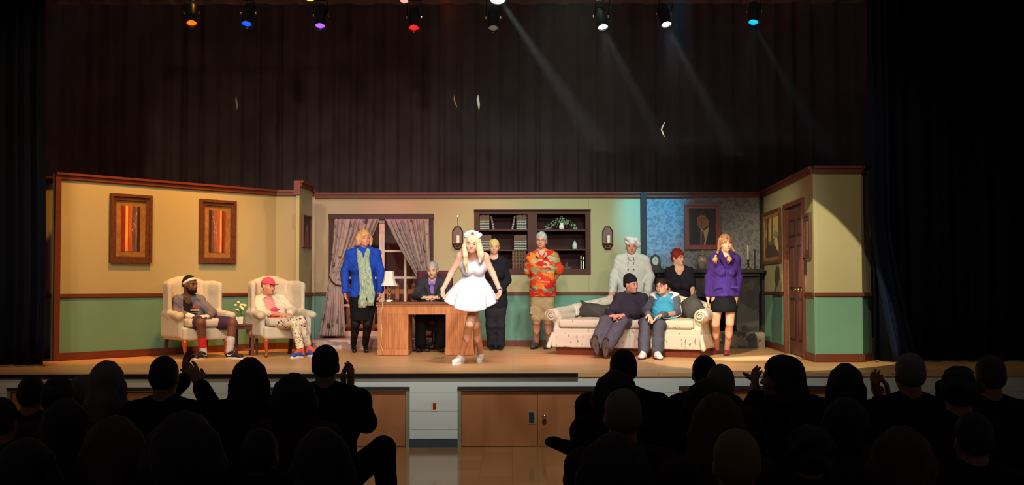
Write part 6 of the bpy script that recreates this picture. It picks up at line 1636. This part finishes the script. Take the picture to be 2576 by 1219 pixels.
def spectator(px, top, D, label, hair='short', hc='dark', sh='black', s=1.0, wide=1.0, yaw=180, hy=None, J=None, hands=None, legs=None, spread=None, res=.0095):
    T = W(px, top, D); z = T.z - .125 * s; x = T.x; A = math.atan2(x, D)  # they look towards the middle of the stage
    tw = R(yaw); k = s; shz = T.z - .335 * k; hw = .175 * k * wide
    P = lambda dx, dy, zz: Vector((x + dx, D + dy, zz))
    hz = max(.50, shz - .50)
    j = dict(nk=P(0, -.015, T.z - .285 * k), sl=P(-hw, 0, shz), sr=P(hw, 0, shz), el=P(-hw - .05, .06, shz - .27), er=P(hw + .05, .06, shz - .27), wl=P(-.08, .30, shz - .27), wr=P(.08, .30, shz - .27),
             hl=P(-.09, .0, .53), hr=P(.09, .0, .53), kl=P(-.11, .43, .54), kr=P(.11, .43, .54), al=P(-.11, .42, .09), ar=P(.11, .42, .09))
    for kk, v in (J or {}).items(): j[kk] = W(v[0], v[1], D + v[2])
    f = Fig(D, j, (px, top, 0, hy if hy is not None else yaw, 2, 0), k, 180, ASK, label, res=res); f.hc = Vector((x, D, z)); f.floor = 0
    f.head(); f.torso(); f.arm('l', .045, .036, .028); f.arm('r', .045, .036, .028); f.leg('l'); f.leg('r')
    hd = hands or {}
    for a, e in (('l', 1), ('r', -1)):
        d, pn = hd.get(a, ((-e * .4, 1, -.2), (0, .2, -1))); f.hand(f.J['w' + a], d, pn, 14, e, spread=10 if a in hd else 5, k=1.1)
    f.body(); o = f.o
    mh = AHAIR[hc]
    if hair == 'short': f.hair(mh, .006, .010, .008, cut=(.062, .07, .08, .10, -.03), low=-.07, wr=0)
    elif hair == 'bald': f.hair(mh, .003, .0, .004, cut=(.07, .08, .08, .08, .07), low=-.06, wr=0)
    elif hair == 'bob':
        def ex(V):
            for e in (-1, 1): V.chain([f.H(e * .07, -.02, .05), f.H(e * .088, -.01, -.03), f.H(e * .085, -.01, -.10)], [.04, .042, .034], .03)
            V.chain([f.H(0, -.07, .03), f.H(0, -.075, -.10)], [.075, .065], .04)
        f.hair(mh, .012, .018, .014, extra=ex, low=-.14, wr=.002)
    elif hair == 'long':
        def ex(V):
            for e in (-1, 1): V.chain([f.H(e * .06, -.02, .05), f.H(e * .082, -.02, -.04), f.H(e * .092, -.03, -.14), f.H(e * .085, -.06, -.26)], [.04, .042, .042, .03], .03)
            V.chain([f.H(0, -.07, .03), f.H(0, -.085, -.12), f.H(0, -.10, -.27)], [.08, .08, .06], .04)
        f.hair(mh, .010, .018, .014, extra=ex, low=None, wr=.002)
    elif hair == 'bun': f.hair(mh, .008, .012, .012, extra=lambda V: V.ell(f.H(0, -.13, .03), [.04, .035, .04], .02, f.HM), low=-.07, wr=0)
    elif hair == 'curly':
        def ex(V):
            rr = random.Random(int(px))
            for i in range(40):
                a = rr.uniform(0, 6.28); b = rr.uniform(-.5, 1.4); p = f.H(math.cos(a) * math.cos(b) * .10, -.02 + math.sin(a) * math.cos(b) * .11, .02 + math.sin(b) * .105); V.ell(p, [.028, .028, .026], .015)
        f.hair(mh, .014, .014, .014, extra=ex, low=-.10, wr=.0)
    V = Vol(.012); f.torso(V, .024, wide=1.05, hips=False, belly=.01); V.cone(f.pel + Vv(0, 0, .25), f.pel, .175, .185, .05, (f.tf, 1.3))
    for a in 'lr': f.arm(a, .048, .040, .030, V=V, off=.022, cuff=.88 if spread is None else spread)
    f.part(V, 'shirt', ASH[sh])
    V = Vol(.012)
    for a in 'lr': V.cone(f.J['h' + a], f.J['k' + a], .10, .078, .04); V.cone(f.J['k' + a], f.J['k' + a] + (f.J['a' + a] - f.J['k' + a]) * .92, .076, .062, .03)
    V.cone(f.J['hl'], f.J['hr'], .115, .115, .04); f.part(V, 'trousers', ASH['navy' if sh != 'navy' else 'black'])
    for a in 'lr':
        dd = (0, 1)
        if legs and a in legs: shoe(f, f.J['a' + a], legs[a], ASH['black'], .31, pitch=legs.get('p', 0), z0=0, name='shoe', w_=.058)
        else: shoe(f, f.J['a' + a], dd, ASH['black'], .27, z0=0)
    wl_ = label.split(', ')[0].split(' '); hall_chair((x, D - .02, 0), 0, 'dark folding chair under the ' + ' '.join(wl_[:11]))
    return f


SP = [
    # left block, first row
    (82, 946, 6.8, 'spectator with short dark hair, far left of the first row', 'short', 'dark', 'black', .95),
    (150, 947, 6.0, 'spectator with cropped hair close beside the far left one', 'bun', 'dark', 'brown', .98),
    (206, 944, 7.6, 'spectator between the cropped head and the tall-haired one at left', 'short', 'grey', 'grey', .92),
    (272, 910, 7.0, 'spectator with long hair piled up at the crown, at the left under the armchair', 'long', 'grey', 'black', 1.0),
    (630, 902, 6.9, 'spectator with long straight hair below the side table', 'long', 'dark', 'black', 1.0),
    (740, 942, 6.1, 'spectator with a rounded bob between the long-haired and the tall one', 'bob', 'dark', 'brown', 1.0),
    # left block, rows behind
    (4, 1000, 5.7, 'spectator cut by the left edge of the photo', 'short', 'dark', 'black', 1.0),
    (168, 1008, 5.3, 'spectator with rounded hair in the second row at left', 'bob', 'dark', 'plum', 1.0),
    (292, 1052, 4.3, 'spectator with full round hair left among two big near heads', 'bob', 'brown', 'black', 1.05),
    (467, 1043, 3.6, 'spectator with full round hair right among two big near heads', 'bob', 'dark', 'brown', 1.1),
    (655, 1078, 5.0, 'spectator in the near row below the long straight hair', 'short', 'dark', 'black', 1.0),
    (812, 1082, 4.3, 'spectator with long hair in the near row beside the aisle', 'long', 'dark', 'black', 1.0),
    (70, 1106, 4.2, 'spectator in the near row at the lower left corner', 'bob', 'dark', 'black', 1.0),
    # right block
    (1548, 934, 6.0, 'spectator with full hair directly behind the broad-shouldered one at the aisle', 'bob', 'dark', 'black', .95),
    (1566, 978, 5.1, 'spectator with grey-edged hair, third behind the broad-shouldered one', 'short', 'grey', 'plum', 1.05),
    (1771, 894, 7.4, 'spectator with short hair below the sofa right end, farthest of a line of heads', 'short', 'dark', 'black', 1.0),
    (1811, 916, 6.5, 'spectator whose right ear stands out against the brown cupboard door', 'short', 'grey', 'brown', .98),
    (1778, 955, 5.6, 'spectator with soft hair in the middle of the line of heads right of the sofa', 'bob', 'dark', 'black', .9),
    (1803, 994, 4.8, 'spectator with long tapering hair, nearer of the line right of the sofa', 'long', 'brown', 'plum', 1.05),
    (2410, 932, 5.8, 'spectator with dark curly hair between two taller ones at the right', 'curly', 'dark', 'black', .95),
    (2488, 893, 6.7, 'tall spectator at the far right of the first row', 'short', 'brown', 'navy', 1.05),
    (1850, 1079, 3.9, 'near spectator with pale-edged short hair at the bottom right of the aisle block', 'short', 'fair', 'black', 1.0),
    (2125, 1003, 5.6, 'spectator with bobbed hair right behind the long-haired one with glasses', 'bob', 'dark', 'grey', .95),
    (2032, 1082, 4.8, 'spectator with curly hair low in the middle of the right block', 'curly', 'dark', 'black', .95),
    (2265, 1076, 4.3, 'near spectator with rounded bob low at the right', 'bob', 'brown', 'black', 1.0),
    (2445, 1038, 5.1, 'spectator with short hair in the near row at the right corner', 'short', 'dark', 'black', 1.0),
    (1545, 1094, 3.8, 'near spectator with bobbed hair right of the aisle', 'bob', 'dark', 'plum', 1.0),
]
for px, top, D, lb, hr_, hc_, sh_c, s_ in SP: spectator(px, top, D, lb, hr_, hc_, sh_c, s_)
# raised hands and visible legs
spectator(415, 896, 6.7, 'spectator with cropped hair raising both hands beside the head', 'short', 'dark', 'black', 1.04, 1.0,
          J=dict(er=(538, 1034, .10), wr=(503, 968, .22), el=(380, 1030, .2), wl=(468, 950, .34)), hands=dict(r=((-.55, .1, 1), (-.6, .5, 0)), l=((-.05, .0, 1), (.6, .4, 0))), res=.008)
spectator(820, 868, 6.95, 'tall spectator with cropped hair and raised hand at the aisle left of the middle', 'short', 'dark', 'black', 1.04, 1.12,
          J=dict(er=(922, 1062, .12), wr=(880, 978, .28), el=(770, 1060, .15), wl=(866, 982, .34), kr=(964, 1128, .12), ar=(982, 1330, .20)), hands=dict(r=((.10, .05, 1), (-1, .2, 0)), l=((-.12, .1, 1), (1, .2, 0))), legs=dict(r=(.5, .8)), res=.008)
spectator(1567, 879, 6.9, 'broad-shouldered spectator with cropped hair at the aisle, one leg crossed towards it', 'short', 'dark', 'navy', 1.04, 1.18,
          J=dict(kr=(1650, 1165, .40), ar=(1452, 1134, .40), kl=(1500, 1190, .44)), legs=dict(r=(-1, .1), p=-24))
b9 = spectator(1960, 896, 6.7, 'spectator in left profile with long thick hair, hands clapping', 'long', 'dark', 'black', 1.02, .95, hy=-110,
               J=dict(el=(1880, 1040, .2), wl=(1906, 992, .18), er=(2010, 1040, .2), wr=(1912, 996, .24)), hands=dict(l=((-.18, .1, 1), (1, .2, 0)), r=((-.35, .2, 1), (-1, .2, 0))), res=.008)
spectator(2124, 917, 6.9, 'spectator with long hair and hands clapping out to the left, under the right set wall', 'long', 'dark', 'black', .98, 1.0,
          J=dict(el=(2068, 1045, .2), wl=(2042, 1006, .22), er=(2150, 1060, .3), wr=(2052, 1012, .28)), hands=dict(l=((-1, .1, .55), (.3, .4, -1)), r=((-1, .2, .15), (.2, .4, 1))), res=.008)
g = spectator(2287, 888, 6.6, 'spectator in pale-templed glasses clapping at the right, short grey hair', 'short', 'grey', 'black', 1.04, 1.1,
              J=dict(el=(2212, 1070, .15), wl=(2214, 1004, .20), er=(2340, 1080, .25), wr=(2236, 1010, .28)), hands=dict(l=((-.30, .05, 1), (1, .2, 0)), r=((-.1, .1, 1), (-1, .2, 0))), res=.008)
q = MB()
for e in (-1, 1): q.tube([g.H(e * .082, -.03, .0), g.H(e * .082, .05, .006), g.H(e * .07, .095, .006)], .0035, 6)
q.out('glasses', M['teeth'], g.o)

# ---- thin haze under the stage lights, with their narrow beams in it
hm = bpy.data.materials.new('haze'); hm.use_nodes = True; hn = hm.node_tree; hn.nodes.remove(hn.nodes['Principled BSDF'])
hv = hn.nodes.new('ShaderNodeVolumeScatter'); hv.inputs['Density'].default_value = .009; hv.inputs['Anisotropy'].default_value = 0.2
hn.links.new(hv.outputs[0], hn.nodes['Material Output'].inputs['Volume'])
q = MB(); q.box((1.9, 14.2, 5.05), (2.9, 1.6, 1.65)); tag(q.out('haze', hm), 'thin haze hanging under the stage lights above the set', 'haze', None, 'stuff')
for px, py, a, bx, by, pw, c in ((1262, 6, 13.0, 1430, 250, 3200, (.85, .95, 1)), (1519, 72, 13.45, 1625, 280, 1300, (.85, .92, 1)), (1679, 66, 13.45, 1790, 280, 1300, (.85, .92, 1)), (1898, 66, 13.45, 2010, 260, 700, (.4, .7, 1))):
    spot('beam', W(px, py, a), W(bx, by, a + .4), pw, c, 10, .9, .03)
